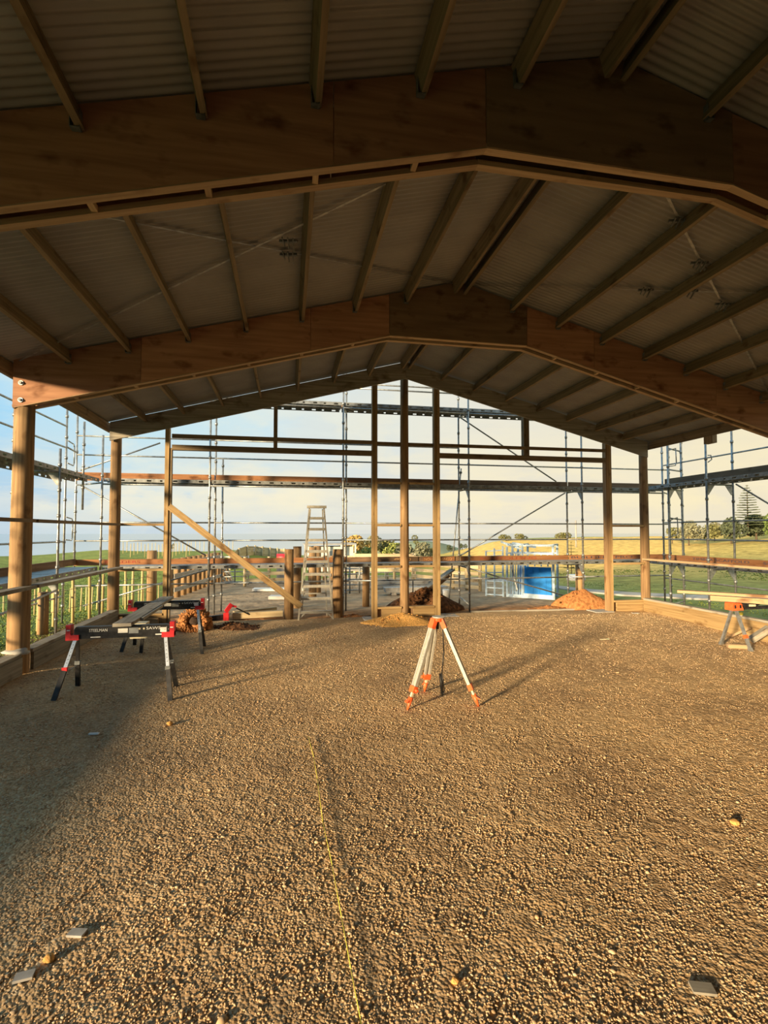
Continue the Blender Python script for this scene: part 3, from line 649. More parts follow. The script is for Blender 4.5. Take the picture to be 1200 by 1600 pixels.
sl = thing('scaffold', (-4.7, 10, 0), 'galvanised scaffold run outside the left wall poles with grey deck and brown toe board', 'scaffold')
YL = [5.0, 7.7, 10.60]
for y in YL: std(sl, -4.30, y, -0.05, 3.70); std(sl, -5.10, y, -0.1, 5.4)
std(sl, -5.10, 12.88, -0.1, 5.4); std(sl, -4.55, 12.4, 2.6, 4.6)
for y in YL:
    for z in LV[:2]: pipe(sl, (-4.3, y, z - 0.11), (-5.1, y, z - 0.11), 'transom'); bracket(sl, -4.3, y, z - 0.10, -1, 0)
for a, b in ((5.0, 7.7), (7.7, 10.6), (10.6, 12.70)):
    deck(sl, (-4.30, a + 0.03), (-4.30, b - 0.03), (-1, 0), 0.80, LV[0]); deck(sl, (-4.30, a + 0.03), (-4.30, b - 0.03), (-1, 0), 0.80, LV[1] - 0.02)
    toe(sl, (-5.06, a), (-5.06, b), LV[0] + 0.003, 0.15, 'toedark'); toe(sl, (-5.06, a), (-5.06, b), LV[1] - 0.015, 0.16, 'toedark')
toe(sl, (-5.06, 12.70), (-5.06, 13.42), LV[0] + 0.003, 0.15, 'toedark')
for z in (1.88, 2.35, 4.07, 4.57, 0.62): pipe(sl, (-5.10, 4.6, z), (-5.10, 12.9, z))
pipe(sl, (-5.10, 9.0, 1.3), (-5.10, 5.9, 3.3), 'brace'); pipe(sl, (-5.10, 12.9, 4.09), (-5.1, 13.45, 4.05)); pipe(sl, (-4.3, 10.6, 1.0), (-4.3, 5.2, 0.55), 'brace')
for z in (4.0, 2.2):     # bent hatch loops between the corner standards
    MB().path([(-5.1, 12.95, z + 0.25), (-5.1, 13.28, z + 0.22), (-5.1, 13.33, z + 0.16), (-5.1, 13.33, z - 0.24), (-5.1, 13.28, z - 0.30), (-5.1, 12.95, z - 0.28)], 0.014, 6).build('hatch_loop', M['galv'], sl)
text(None, 'SCAFF', sl, (-5.038, 9.0, 1.375), (math.radians(90), 0, math.radians(90)), 0.10, M['inkred'], 0.0015, 0.8)

sr = thing('scaffold', (10.3, 10, 0), 'galvanised scaffold run outside the right wall with perforated decks and orange toe boards', 'scaffold')
YR = [5.0, 7.6, 10.50]
for y in YR: std(sr, 9.95, y, -0.05, 4.35 if y > 10 else 4.2); std(sr, 10.70, y, -0.1, 4.6)
std(sr, 10.12, 11.95, -0.05, 4.45); std(sr, 10.70, 12.14, -0.1, 4.62)
for y in YR:
    for z in LV[:2]: pipe(sr, (9.95, y, z - 0.11), (10.7, y, z - 0.11), 'transom'); bracket(sr, 9.95, y, z - 0.10, 1, 0); bracket(sr, 10.7, y, z - 0.10, -1, 0)
for z in LV[:2]: bracket(sr, 10.12, 11.95, z - 0.10, 1, 0.2); bracket(sr, 10.70, 12.14, z - 0.10, -1, -0.2); pipe(sr, (10.12, 11.95, z - 0.11), (10.70, 12.14, z - 0.11), 'transom')
for a, b in ((5.0, 7.6), (7.6, 10.5), (10.5, 12.7)):
    deck(sr, (9.95, a + 0.03), (9.95, b - 0.03), (1, 0), 0.75, LV[0] + 0.01); deck(sr, (9.95, a + 0.03), (9.95, b - 0.03), (1, 0), 0.75, LV[1] + 0.02)
    toe(sr, (10.66, a), (10.66, b), LV[0] + 0.013, 0.145, 'toe'); toe(sr, (10.66, a), (10.66, b), LV[1] + 0.022, 0.24, 'toedark')
for z in (2.37, 1.90, 4.03, 0.78): pipe(sr, (10.70, 4.8, z), (10.70, 12.8, z))
pipe(sr, (10.74, 10.45, 3.27), (10.74, 7.8, 1.6), 'brace')
for z in (4.1, 2.2):     # ladder gate at the corner
    pipe(sr, (10.12, 11.95, z + 0.28), (10.72, 12.16, z + 0.24), 'gate_rail'); pipe(sr, (10.12, 11.95, z - 0.30), (10.75, 12.16, z - 0.32), 'gate_rail')
    MB().path([(10.14, 11.92, z + 0.22), (10.44, 12.02, z + 0.30), (10.46, 12.03, z - 0.10), (10.40, 12.0, z - 0.18), (10.14, 11.92, z - 0.22)], 0.014, 6).build('hatch_loop', M['galv'], sr)
pipe(sr, (10.12, 11.95, 0.15), (10.70, 12.14, 0.2), 'transom'); MB().path([(9.93, 10.42, 3.95), (10.0, 10.40, 3.95), (10.02, 10.40, 3.85), (9.93, 10.42, 3.78)], 0.012, 6).build('hook', M['galv'], sr)
text(None, 'TIMBER SCAFFOLD', sr, (10.638, 10.9, 1.385), (math.radians(90), 0, math.radians(-90)), 0.09, M['ink'], 0.0015, 1.7)
text(None, 'SCAFFOLD', sr, (10.638, 9.2, 1.385), (math.radians(90), 0, math.radians(-90)), 0.09, M['ink'], 0.0015, 1.0)

# ------------------------------------------------------------------ saw horses
def sawhorse(x0, x1, yc, zt, label, printed=True, spread=0.29):
    zg = float(gz((x0 + x1) / 2, yc)); t = thing('sawhorse', ((x0 + x1) / 2, yc, zg), label, 'sawhorse', 'black sawhorses on the gravel')
    zb = zt - 0.15; L_ = x1 - x0
    MB().prism([(x0 + 0.09, zb), (x1 - 0.13, zb), (x1 - 0.06, zb + 0.05), (x1 - 0.06, zt - 0.03), (x1 - 0.09, zt), (x0 + 0.11, zt), (x0 + 0.09, zt - 0.03)], yc - 0.035, yc + 0.035).build('beam', M['black'], t)
    for s, x in ((-1, x0), (1, x1)):
        m = MB(); e = x - s * 0.0
        m.box(min(e, e - s * 0.055), max(e, e - s * 0.055), yc - 0.05, yc + 0.05, zb + 0.0, zt + (0.03 if s < 0 else 0.035))
        m.box(min(e, e - s * 0.15), max(e, e - s * 0.15), yc - 0.055, yc + 0.055, zb - 0.01, zb + 0.055)
        m.build('end_bracket', M['red'], t)
        for k in range(3): MB().box(min(e - s * 0.012, e - s * 0.05), max(e - s * 0.012, e - s * 0.05), yc - 0.053, yc - 0.0505, zb + 0.035 + k * 0.036, zb + 0.047 + k * 0.036).build('bracket_rib', M['white'] if k == 2 else M['red'], t)
        hx = x - s * 0.11
        for f in (-1, 1):
            top = Vector((hx, yc + f * 0.02, zb + 0.02)); ft = Vector((x + s * 0.02 - s * 0.05 * (f > 0), yc + f * spread, 0)); ft.z = float(gz(ft.x, ft.y)) - 0.012
            mid = top.lerp(ft, 0.52)
            lg = MB().beam(top, top.lerp(ft, 0.56), 0.040, 0.022, (0, 1, 0)).build('leg', M['silver'] if f < 0 else M['black'], t)
            MB().beam(top.lerp(ft, 0.50), ft, 0.054, 0.034, (0, 1, 0)).build('leg_sleeve', M['black'], lg)
            c = top.lerp(ft, 0.505); MB().beam(c + Vector((0, -0.004, 0.02)), c + Vector((0, -0.004, -0.025)), 0.058, 0.04, (0, 1, 0)).build('clip', M['red'] if f < 0 and s < 0 else M['galvdark'], lg)
            if f < 0:
                for k in range(6):
                    q = top.lerp(ft, 0.12 + 0.058 * k); nrm = Vector((0, -1, -0.35)).normalized(); MB().tube(q + nrm * 0.008, q + nrm * 0.0125, 0.008, 8).build('hole', M['hole'], lg)
        a = Vector((x - s * 0.05, yc - spread * 0.47, zb * 0.5 + zg * 0.5)); b = Vector((x - s * 0.07, yc + spread * 0.47, zb * 0.5 + zg * 0.5)); MB().tube(a, b, 0.006, 6).build('leg_stay', M['galv'], t)
    yp = yc - 0.0362
    def lab(s, cx, cz, w, size, mat='white'): text(None, s, t, (x0 + cx * L_, yp, zb + cz), (math.radians(90), 0, 0), size, M[mat], 0.0008, w)
    lab('STEELMAN', 0.29, 0.10, 0.21, 0.052); lab('SAWS', 0.80, 0.107, 0.17, 0.05)
    for ka, kb, za, zb_ in ((0.865, 0.925, 0.055, 0.115), (0.47, 0.56, 0.06, 0.115), (0.22, 0.31, 0.012, 0.024), (0.82, 0.89, 0.02, 0.034)): MB().box(x0 + L_ * ka, x0 + L_ * kb, yp - 0.001, yp + 0.001, zb + za, zb + zb_).build('sticker', M['white'], t)
    m = MB(); m.box(x0 + L_ * 0.57, x0 + L_ * 0.66, yp - 0.001, yp + 0.001, zb + 0.05, zb + 0.12); m.build('sticker', M['galv'], t)
    for k in (0.67, 0.71): MB().tube((x0 + L_ * k, yp - 0.001, zb + 0.105), (x0 + L_ * k, yp + 0.001, zb + 0.105), 0.012, 10).build('sticker', M['cream'], t)
    for k, z in ((0.955, 0.12), (0.975, 0.09), (0.94, 0.085)): MB().tube((x0 + (k - 0.03) * L_, yp - 0.003, zb + z), (x0 + (k - 0.03) * L_, yp + 0.001, zb + z), 0.006, 6).build('rivet', M['silver'], t)
    return t
sawhorse(-2.70, -1.43, 6.98, 0.915, 'black steel sawhorse with red end brackets and white print, nearer of the pair')
sawhorse(-2.70, -1.45, 9.45, 0.895, 'black steel sawhorse behind the nearer one, rear support of the plank')
mb = MB(); mb.beam((-2.035, 6.86, 0.938), (-2.13, 9.72, 0.920), 0.215, 0.042); o = mb.build('plank', M['weather_veil'], None, (-2.08, 8.3, 0.92)); tag(o, 'weathered grey plank laid across the two black sawhorses', 'plank')
mb = MB(); mb.beam((-1.912, 7.30, 0.936), (-1.96, 8.6, 0.924), 0.03, 0.036); mb.build('split_edge', M['weather_veil'], o)
t = thing('plastic_box', (-2.42, 9.2, 0.1), 'cream plastic box with side flap on a stand under the rear sawhorse', 'box')
MB().box(-2.50, -2.32, 9.08, 9.30, 0.36, 0.58).build('body', M['cream'], t); MB().box(-2.56, -2.30, 9.05, 9.33, 0.335, 0.36).build('tray', M['cream'], t)
MB().beam((-2.60, 9.1, 0.40), (-2.53, 9.1, 0.57), 0.12, 0.012, (0, 1, 0)).build('flap', M['alu'], t); MB().beam((-2.42, 9.2, float(gz(-2.42, 9.2)) - 0.01), (-2.40, 9.2, 0.335), 0.05, 0.05, (0, 1, 0)).build('stand', M['black'], t)

# ------------------------------------------------------------------ survey tripod
t = thing('survey_tripod', (1.86, 6.1, 0), 'aluminium survey tripod with orange head, clamps and feet on the gravel', 'tripod')
hd = Vector((1.845, 6.12, 1.02))
m = MB(); m.tube(hd + Vector((0, 0, -0.03)), hd + Vector((0, 0, 0.012)), 0.075, 18); hdo = m.build('head', M['orange'], t)
MB().tube(hd + Vector((0.02, 0, 0.0125)), hd + Vector((0.02, 0, 0.026)), 0.085, 20).build('head_plate', M['alu'], hdo); MB().tube(hd + Vector((0, 0, -0.13)), hd + Vector((0, 0, -0.03)), 0.018, 10).build('centre_screw', M['black'], hdo)
feet = [(1.42, 5.96), (2.29, 5.89), (1.80, 6.58)]
for k, (fx, fy) in enumerate(feet):
    ft = Vector((fx, fy, float(gz(fx, fy)))); dr = (Vector((fx, fy, 0)) - Vector((hd.x, hd.y, 0))).normalized()
    top = hd + dr * 0.062 + Vector((0, 0, -0.035)); ax = (ft - top); ln = ax.length; ax.normalize(); sd = Vector((-dr.y, dr.x, 0))
    m = MB()
    lw = 0.030
    m.beam(top + sd * 0.028, top + ax * (ln * 0.76) + sd * 0.028, 0.026, 0.038, dr); m.beam(top - sd * 0.028, top + ax * (ln * 0.76) - sd * 0.028, 0.026, 0.038, dr); m.beam(top + ax * 0.04, top + ax * (ln * 0.74), 0.040, 0.020, dr)
    lg = m.build('leg', M['alu'], t)
    MB().beam(top - ax * 0.035, top + ax * 0.085, 0.086, 0.054, dr).build('hinge', M['orange'], lg)
    c = top + ax * (ln * 0.76); MB().beam(c - ax * 0.02, c + ax * 0.055, 0.090, 0.056, dr).build('clamp', M['orange'], lg); MB().tube(c + ax * 0.02 + sd * 0.035, c + ax * 0.02 + sd * 0.085, 0.017, 8).build('clamp_knob', M['orange'], lg)
    MB().beam(c, c + ax * (ln * 0.13), 0.030, 0.024, dr).build('lower_tube', M['cream'], lg)
    f0 = top + ax * (ln * 0.865); m = MB(); m.tube(f0, ft + ax * 0.03, 0.034, 8, 0.006); m.beam(f0 + ax * 0.01, f0 + ax * 0.05 + dr * 0.06, 0.05, 0.014, ax); m.build('foot', M['orange'], lg)
    if k == 0:
        q = top + ax * (ln * 0.42) + dr * 0.0 + Vector((0, 0, 0))
        fwd = Vector((0.0, -1, 0)); xa = ax; za = (fwd - ax * fwd.dot(ax)).normalized(); ya = za.cross(xa)
        o = text(None, 'ACCURA', t, q + za * 0.030, (0, 0, 0), 0.044, M['ink'], 0.0008, 0.20)
        o.rotation_euler = Matrix((xa, ya, za)).transposed().to_euler()
m = MB(); m.path([(1.905, 6.10, 0.94), (1.93, 6.13, 0.6), (1.915, 6.17, 0.32), (1.955, 6.2, 0.10), (1.93, 6.2, 0.03), (1.90, 6.17, 0.30)], 0.008, 6); m.beam((1.90, 6.18, 0.32), (1.925, 6.2, 0.06), 0.035, 0.006, (0, 1, 0)); m.build('carry_strap', M['black'], t)

# ------------------------------------------------------------------ step ladder
t = thing('step_ladder', (0.65, 12.0, 0.05), 'tall aluminium step ladder standing open beside the round posts', 'ladder')
fl, fr = Vector((0.25, 11.98, 0.02)), Vector((1.06, 11.98, 0.02)); tl, tr = Vector((0.475, 11.55, 2.66)), Vector((0.80, 11.55, 2.66))
for a, b in ((fl, tl), (fr, tr)): MB().beam(a, b, 0.034, 0.07, (0, 1, 0)).build('side_rail', M['alu'], t)
MB().box(0.42, 0.855, 11.48, 11.66, 2.645, 2.70).build('top_cap', M['alu'], t)
for z in (0.25, 0.57, 0.86, 1.14, 1.43, 1.67, 1.93, 2.18, 2.43):
    k = (z - 0.02) / 2.64; a = fl.lerp(tl, k); b = fr.lerp(tr, k); m = MB(); m.beam(a + Vector((0, 0.02, 0)), b + Vector((0, 0.02, 0)), 0.085, 0.028); m.beam(a + Vector((0, -0.02, -0.02)), b + Vector((0, -0.02, -0.02)), 0.006, 0.05); m.build('tread', M['alu'], t)
for a, b, s in ((fl, tl, 1), (fr, tr, -1)):
    MB().beam(a.lerp(b, 0.02) + Vector((0, 0, 0)), a.lerp(b, 0.085) + Vector((s * 0.16, 0, 0)), 0.03, 0.012, (0, 1, 0)).build('knee_brace', M['alu'], t); MB().box(a.x - 0.03, a.x + 0.03, a.y - 0.05, a.y + 0.05, 0.0, 0.05).build('rubber_foot', M['black'], t)
for x0, x1 in ((0.34, 0.50), (0.97, 0.775)): MB().beam((x0, 12.75, 0.0), (x1, 11.66, 2.62), 0.026, 0.05, (0, 1, 0)).build('rear_leg', M['alu'], t)
for z in (0.6, 1.5): k = z / 2.62; MB().beam((0.34 + 0.16 * k, 12.75 - 1.09 * k, z), (0.97 - 0.195 * k, 12.75 - 1.09 * k, z), 0.02, 0.03).build('rear_stay', M['alu'], t)

# ------------------------------------------------------------------ posts beyond the gable
def post(x, y, top, r, label, cat='post', z0=-0.1, group=None):
    o = MB().tube((x, y, z0), (x, y, top), r * 1.03, 12, r).build('timber_post', M['pole'], None, (x, y, z0)); return tag(o, label, cat, group)
post(0.03, 12.36, 1.69, 0.108, 'short thick round post left of the step ladder, crossed by the diagonal brace')
post(0.26, 14.3, 1.70, 0.115, 'round post just behind the step ladder on its left side')
post(1.20, 12.36, 1.68, 0.122, 'short thick round post right of the step ladder beside scaffold tubes')
post(0.78, 16.2, 1.62, 0.12, 'round post seen between the ladder treads')
post(1.00, 17.6, 1.62, 0.13, 'farthest round post behind the ladder')
post(2.18, 14.2, 1.36, 0.10, 'round post behind the left stud of the gable')
post(8.68, 13.95, 1.33, 0.115, 'round post beside the blue cattle crush with rag on top')
t2 = MB().lump((8.66, 13.93, 1.30), (0.17, 0.12, 0.07), 9, 0.5, 2).build('rag', plain('pink rag', (0.62, 0.40, 0.36), 0.9, 0, 0.3, 14), None, (8.66, 13.93, 1.30)); tag(t2, 'crumpled pinkish rag hanging on the post beside the crush', 'rag')
post(-3.98, 16.1, 1.55, 0.145, 'thick round strainer post at the near end of the yard fence', z0=-0.3)
post(-4.95, 11.6, 0.86, 0.10, 'short round stump post outside the left wall beyond the skirt board', z0=-0.2)

# ------------------------------------------------------------------ soil heaps
def heap(name, c, r, mat, label, seed, amp=0.35, n=0, rad=0.1, peak=1.5):
    t = thing(name, (c[0], c[1], 0), label, 'soil heap'); rg = np.random.default_rng(seed); mb = MB(); nr, na = 16, 40
    K = rg.normal(size=(8, 2)) * np.geomspace(1.5, 14, 8)[:, None]; ph = rg.uniform(0, 6.28, 8)
    def hz(x, y, q):
        w = sum(np.sin(k[0] * x + k[1] * y + p) / (1 + 0.35 * i) for i, (k, p) in enumerate(zip(K, ph))) / 8 * 2.2
        return c[2] + r[2] * max(0, 1 - q) ** (1 / peak * 1.3) * (1 + amp * w) + 0.02 * w - (0.10 if q > 0.999 else 0)
    for i in range(nr + 1):
        q = i / nr
        for k in range(na):
            a = 2 * math.pi * k / na; e = 1 + 0.18 * math.sin(2 * a + ph[0]) + 0.10 * math.sin(5 * a + ph[1]); x = r[0] * q * e * math.cos(a); y = r[1] * q * e * math.sin(a); mb.v.append(Vector((c[0] + x, c[1] + y, hz(x, y, q))))
    for i in range(nr):
        for k in range(na): k2 = (k + 1) % na; mb.face((i * na + k, (i + 1) * na + k, (i + 1) * na + k2, i * na + k2), ((0, 0),) * 4, True)
    mb.build('mound', M[mat], t)
    if n:
        m = MB(); rr = random.Random(seed)
        for i in range(n * 2):
            a = rr.uniform(0, 6.28); q = rr.uniform(0.05, 1.05); sz = rad * rr.uniform(0.25, 0.9) * 0.6; x = r[0] * q * math.cos(a); y = r[1] * q * math.sin(a)
            m.lump((c[0] + x, c[1] + y, hz(x, y, min(q, 0.99))), (sz, sz, sz * 0.75), i + seed * 50, 0.5, 1)
        o = m.build('clods', M[mat], t); o['kind'] = 'stuff'
    return t
def ring_heap():
    t = thing('soil_heap', (-1.85, 11.0, 0), 'round heap of reddish soil with dark hollow behind the sawhorses', 'soil heap')
    c = Vector((-1.88, 11.0, 0.24)); rg = random.Random(2); fwd = Vector((0.16, -0.93, 0.34)).normalized(); sdv = fwd.cross(Vector((0, 0, 1))).normalized(); u = sdv.cross(fwd); m = MB()
    for i in range(620):
        a = rg.uniform(0, 6.28); q = rg.uniform(0, 1); rr = 0.11 + 0.22 * q; bulge = 0.12 * math.sin(math.pi * min(1, q * 1.15)); p = c + sdv * (math.cos(a) * rr) + u * (math.sin(a) * rr * 0.95) + fwd * bulge
        if p.z < 0.03: continue
        s_ = rg.uniform(0.012, 0.034); dirv = (sdv * math.cos(a) + u * math.sin(a)); b0 = len(m.v); m.lump((0, 0, 0), (s_ * 0.8, s_ * 0.8, s_ * 0.8), i, 0.5, 1)
        for k in range(b0, len(m.v)): v = m.v[k]; m.v[k] = p + v + dirv * (v.dot(dirv) * 0.5)
    o = m.build('clods', M['clay'], t); o['kind'] = 'stuff'
    MB().lump(c - fwd * 0.16 + Vector((0, 0, -0.06)), (0.34, 0.27, 0.30), 3, 0.2, 3).build('mound', M['clay'], t)
    MB().lump(c + fwd * 0.10, (0.10, 0.05, 0.09), 5, 0.25, 2).build('hollow', plain('painted hollow shade', (0.05, 0.03, 0.02), 0.95, 0, 0.4, 20), t)  # near-black lump standing in for the shade inside the hollow
ring_heap()
heap('soil_heap', (-1.15, 11.30, 0.03), (0.70, 0.45, 0.13), 'soil', 'low dark soil heap spreading right of the hollowed heap', 12, 0.4, 50, 0.07)
heap('soil_heap', (-2.35, 11.10, 0.04), (0.4, 0.28, 0.18), 'soil', 'small dark soil heap left of the hollowed heap', 14, 0.4, 25, 0.06)
heap('sand_heap', (2.45, 11.15, 0.06), (0.80, 0.50, 0.25), 'sand', 'low yellow sand heap at the foot of the middle pole', 15, 0.4, 90, 0.05)
heap('soil_heap', (3.62, 13.25, 0.0), (0.95, 0.6, 0.50), 'soil', 'dark brown soil heap behind the studs right of the middle pole', 16, 0.3, 90, 0.12, 2.2)
heap('soil_heap', (8.0, 12.75, 0.0), (0.85, 0.5, 0.52), 'clay', 'smooth orange clay heap outside by the right studs', 17, 0.22, 40, 0.06, 2.4)
heap('soil_heap', (1.55, 12.4, 0.0), (0.45, 0.3, 0.14), 'clay', 'small reddish earth heap right of the ladder foot', 18, 0.4, 25, 0.05)
heap('soil_heap', (7.0, 12.75, 0.0), (0.6, 0.25, 0.10), 'clay', 'thin strip of spilt clay left of the clay heap', 19, 0.4, 20, 0.04)
heap('soil_heap', (2.9, 12.45, -0.02), (1.5, 0.45, 0.10), 'soil', 'flat dark spoil along the outside of the gable skirt', 20, 0.4, 30, 0.05)

# ------------------------------------------------------------------ loose timber and things outside and inside
def plankobj(p, q, w, h, mat, label, name='plank', cat='plank', group=None):
    o = MB().beam(p, q, w, h).build(name, M[mat], None, p); return tag(o, label, cat, group)
plankobj((3.3, 14.0, 0.12), (4.85, 14.5, 0.98), 0.24, 0.045, 'weather_veil', 'wide weathered board leaning up out of the dark soil heap')
plankobj((3.6, 14.15, 0.05), (4.75, 14.55, 0.82), 0.05, 0.14, 'gusset', 'second board propped under the leaning weathered board')
plankobj((-1.30, 12.62, 0.10), (-0.12, 12.78, 0.10), 0.16, 0.14, 'yardwood', 'pale squared timber lying on the ground left of the round posts')
plankobj((-1.3, 13.0, 0.10), (-0.30, 13.55, 0.10), 0.12, 0.09, 'yardwood', 'thin pale timber lying behind the squared timber')
t = thing('folded_sawhorse', (-1.5, 12.5, 0), 'folded black sawhorse with red brackets lying by the scaffold tubes', 'sawhorse')
MB().beam((-2.05, 12.35, 0.06), (-1.45, 12.5, 0.10), 0.08, 0.12).build('beam', M['black'], t)
MB().box(-1.47, -1.35, 12.36, 12.46, 0.02, 0.21).build('end_bracket', M['red'], t); MB().beam((-1.43, 12.45, 0.22), (-1.30, 12.48, 0.40), 0.09, 0.09).build('end_bracket', M['red'], t); MB().beam((-1.2, 12.5, 0.30), (-0.9, 12.6, 0.12), 0.03, 0.03).build('leg', M['black'], t)
MB().beam((-1.3, 12.47, 0.36), (-1.19, 12.49, 0.33), 0.04, 0.04).build('clip', M['red'], t)

# right hand trestle with planks
t = thing('folding_trestle', (8.08, 7.95, 0), 'folding steel trestle with orange plastic head holding timber at the right edge', 'trestle')
hx, hy = 8.07, 7.97
for k, (fx, fy) in enumerate(((8.03, 8.24), (8.09, 7.66))):
    ft = Vector(G(fx, fy, -0.01)); tp = Vector((hx, hy + (0.03 if k == 0 else -0.03), 0.70)); lg = MB().beam(tp, ft, 0.042, 0.045, (1, 0, 0)).build('leg', M['galv'], t)
    MB().beam(ft, ft + (tp - ft) * 0.08, 0.055, 0.06, (1, 0, 0)).build('foot', M['galv'], lg)
    if k == 1: q = ft.lerp(tp, 0.30); MB().beam(q, q + (tp - ft) * 0.08, 0.058, 0.06, (1, 0, 0)).build('clip', M['orange'], lg)
m = MB(); m.prism([(hx - 0.11, 0.67), (hx + 0.12, 0.67), (hx + 0.09, 0.78), (hx + 0.05, 0.82), (hx - 0.10, 0.82), (hx - 0.11, 0.72)], hy - 0.09, hy + 0.09); hdo = m.build('head', M['orange'], t)
for dx in (-0.06, 0.05): MB().box(hx + dx - 0.018, hx + dx + 0.018, hy - 0.094, hy - 0.0905, 0.71, 0.77).build('slot', M['black'], hdo)
MB().beam((hx + 0.1, hy, 0.70), (9.0, hy - 0.1, 0.72), 0.05, 0.06).build('crossbar', M['black'], t)
plankobj((7.27, 8.40, 1.0 - 0.02), (8.6, 6.9, 0.99), 0.15, 0.048, 'flange', 'pinkish plank resting uppermost on the right hand trestle', group=None)
plankobj((7.60, 8.00, 0.90), (8.75, 6.9, 0.885), 0.12, 0.09, 'flange', 'shorter timber under the pinkish plank on the right hand trestle')
t = thing('power_tool', (8.22, 7.9, 0.74), 'black and cream hand tool lying behind the orange trestle head', 'tool')
MB().box(8.18, 8.42, 7.84, 7.92, 0.735, 0.80).build('body', M['black'], t); MB().box(8.26, 8.40, 7.83, 7.838, 0.745, 0.785).build('badge', M['cream'], t); MB().tube((8.16, 7.88, 0.77), (8.19, 7.88, 0.77), 0.03, 8).build('nose', M['black'], t); MB().beam((8.40, 7.88, 0.75), (8.52, 7.88, 0.79), 0.04, 0.04).build('handle', M['black'], t)
plankobj(G(7.92, 7.98, 0.03), G(8.20, 7.85, 0.03), 0.07, 0.08, 'flange', 'short timber offcut on the gravel under the trestle', 'timber_offcut', 'offcut')
plankobj(G(8.70, 8.25, 0.05), G(8.98, 8.1, 0.30), 0.18, 0.09, 'weather_veil', 'timber block leaning against the right skirt board', 'timber_block', 'block')
plankobj(G(8.78, 8.75, 0.02), G(8.93, 8.45, 0.24), 0.05, 0.04, 'flange', 'thin peg leaning beside the timber block', 'timber_peg', 'peg')
t = thing('sealant_tube', (8.98, 8.75, 0.395), 'small yellow capped tube on top of the right skirt board', 'tube')
MB().tube((9.08, 8.80, 0.41), (9.08, 8.80, 0.47), 0.035, 10).build('cap', M['string'], t); MB().tube((9.08, 8.80, 0.392), (9.08, 8.80, 0.41), 0.025, 10).build('neck', M['white'], t)
MB_ = MB().beam((8.95, 6.95, 0.0), (8.95, 6.98, 0.45), 0.04, 0.03); tag(MB_.build('metal_stake', M['galv'], None, (8.95, 6.95, 0)), 'pale metal leg standing at the far right edge', 'stake')
for x, y, w, l_, mat, lb in ((-1.95, 5.75, 0.03, 0.10, 'white', 'white offcut strip on the gravel before the sawhorse'), (-1.06, 2.95, 0.05, 0.085, 'concrete', 'pale flat stone chip at the lower left of the floor'), (-1.20, 2.72, 0.05, 0.08, 'concrete', 'pale flat chip nearest the lower left corner'), (1.90, 2.10, 0.06, 0.10, 'weather_veil', 'grey flat offcut at the lower right of the floor'), (6.05, 8.9, 0.03, 0.20, 'cream', 'cream timber strip on the gravel towards the right wall'), (8.55, 11.3, 0.10, 0.16, 'concrete', 'pale stone block near the right corner pole')):
    a = random.uniform(-0.4, 0.4); z = float(gz(x, y)); o = MB().beam((x - l_ / 2 * math.cos(a), y - l_ / 2 * math.sin(a), z + 0.008), (x + l_ / 2 * math.cos(a), y + l_ / 2 * math.sin(a), z + 0.010), w, 0.012).build('offcut', M[mat], None, (x, y, z)); tag(o, lb, 'offcut')
for x, y, s, lb in ((-1.13, 2.80, 0.024, 'yellowish stone at the lower left of the floor'), (0.78, 2.33, 0.018, 'pinkish stone right of the yellow string'), (-1.25, 5.9, 0.035, 'pale round stone before the sawhorse right leg'), (3.2, 3.2, 0.03, 'pale stone on the right of the near floor')):
    o = MB().lump(G(x, y, s * 0.5), (s, s * 0.9, s * 0.7), int(x * 100 + 500), 0.25, 2).build('stone', M['sand'], None, (x, y, 0)); tag(o, lb, 'stone')
pts = [(0.22, 5.3), (0.25, 4.8), (0.258, 4.37), (0.26, 3.71), (0.285, 3.22), (0.30, 2.8), (0.31, 2.47), (0.32, 2.22), (0.33, 1.9)]
m = MB(); m.path([G(x, y, 0.018) for x, y in pts], 0.0026, 5); tag(m.build('string_line', M['string'], None, (0.3, 3, 0)), 'thin yellow string line lying along the gravel floor', 'string')

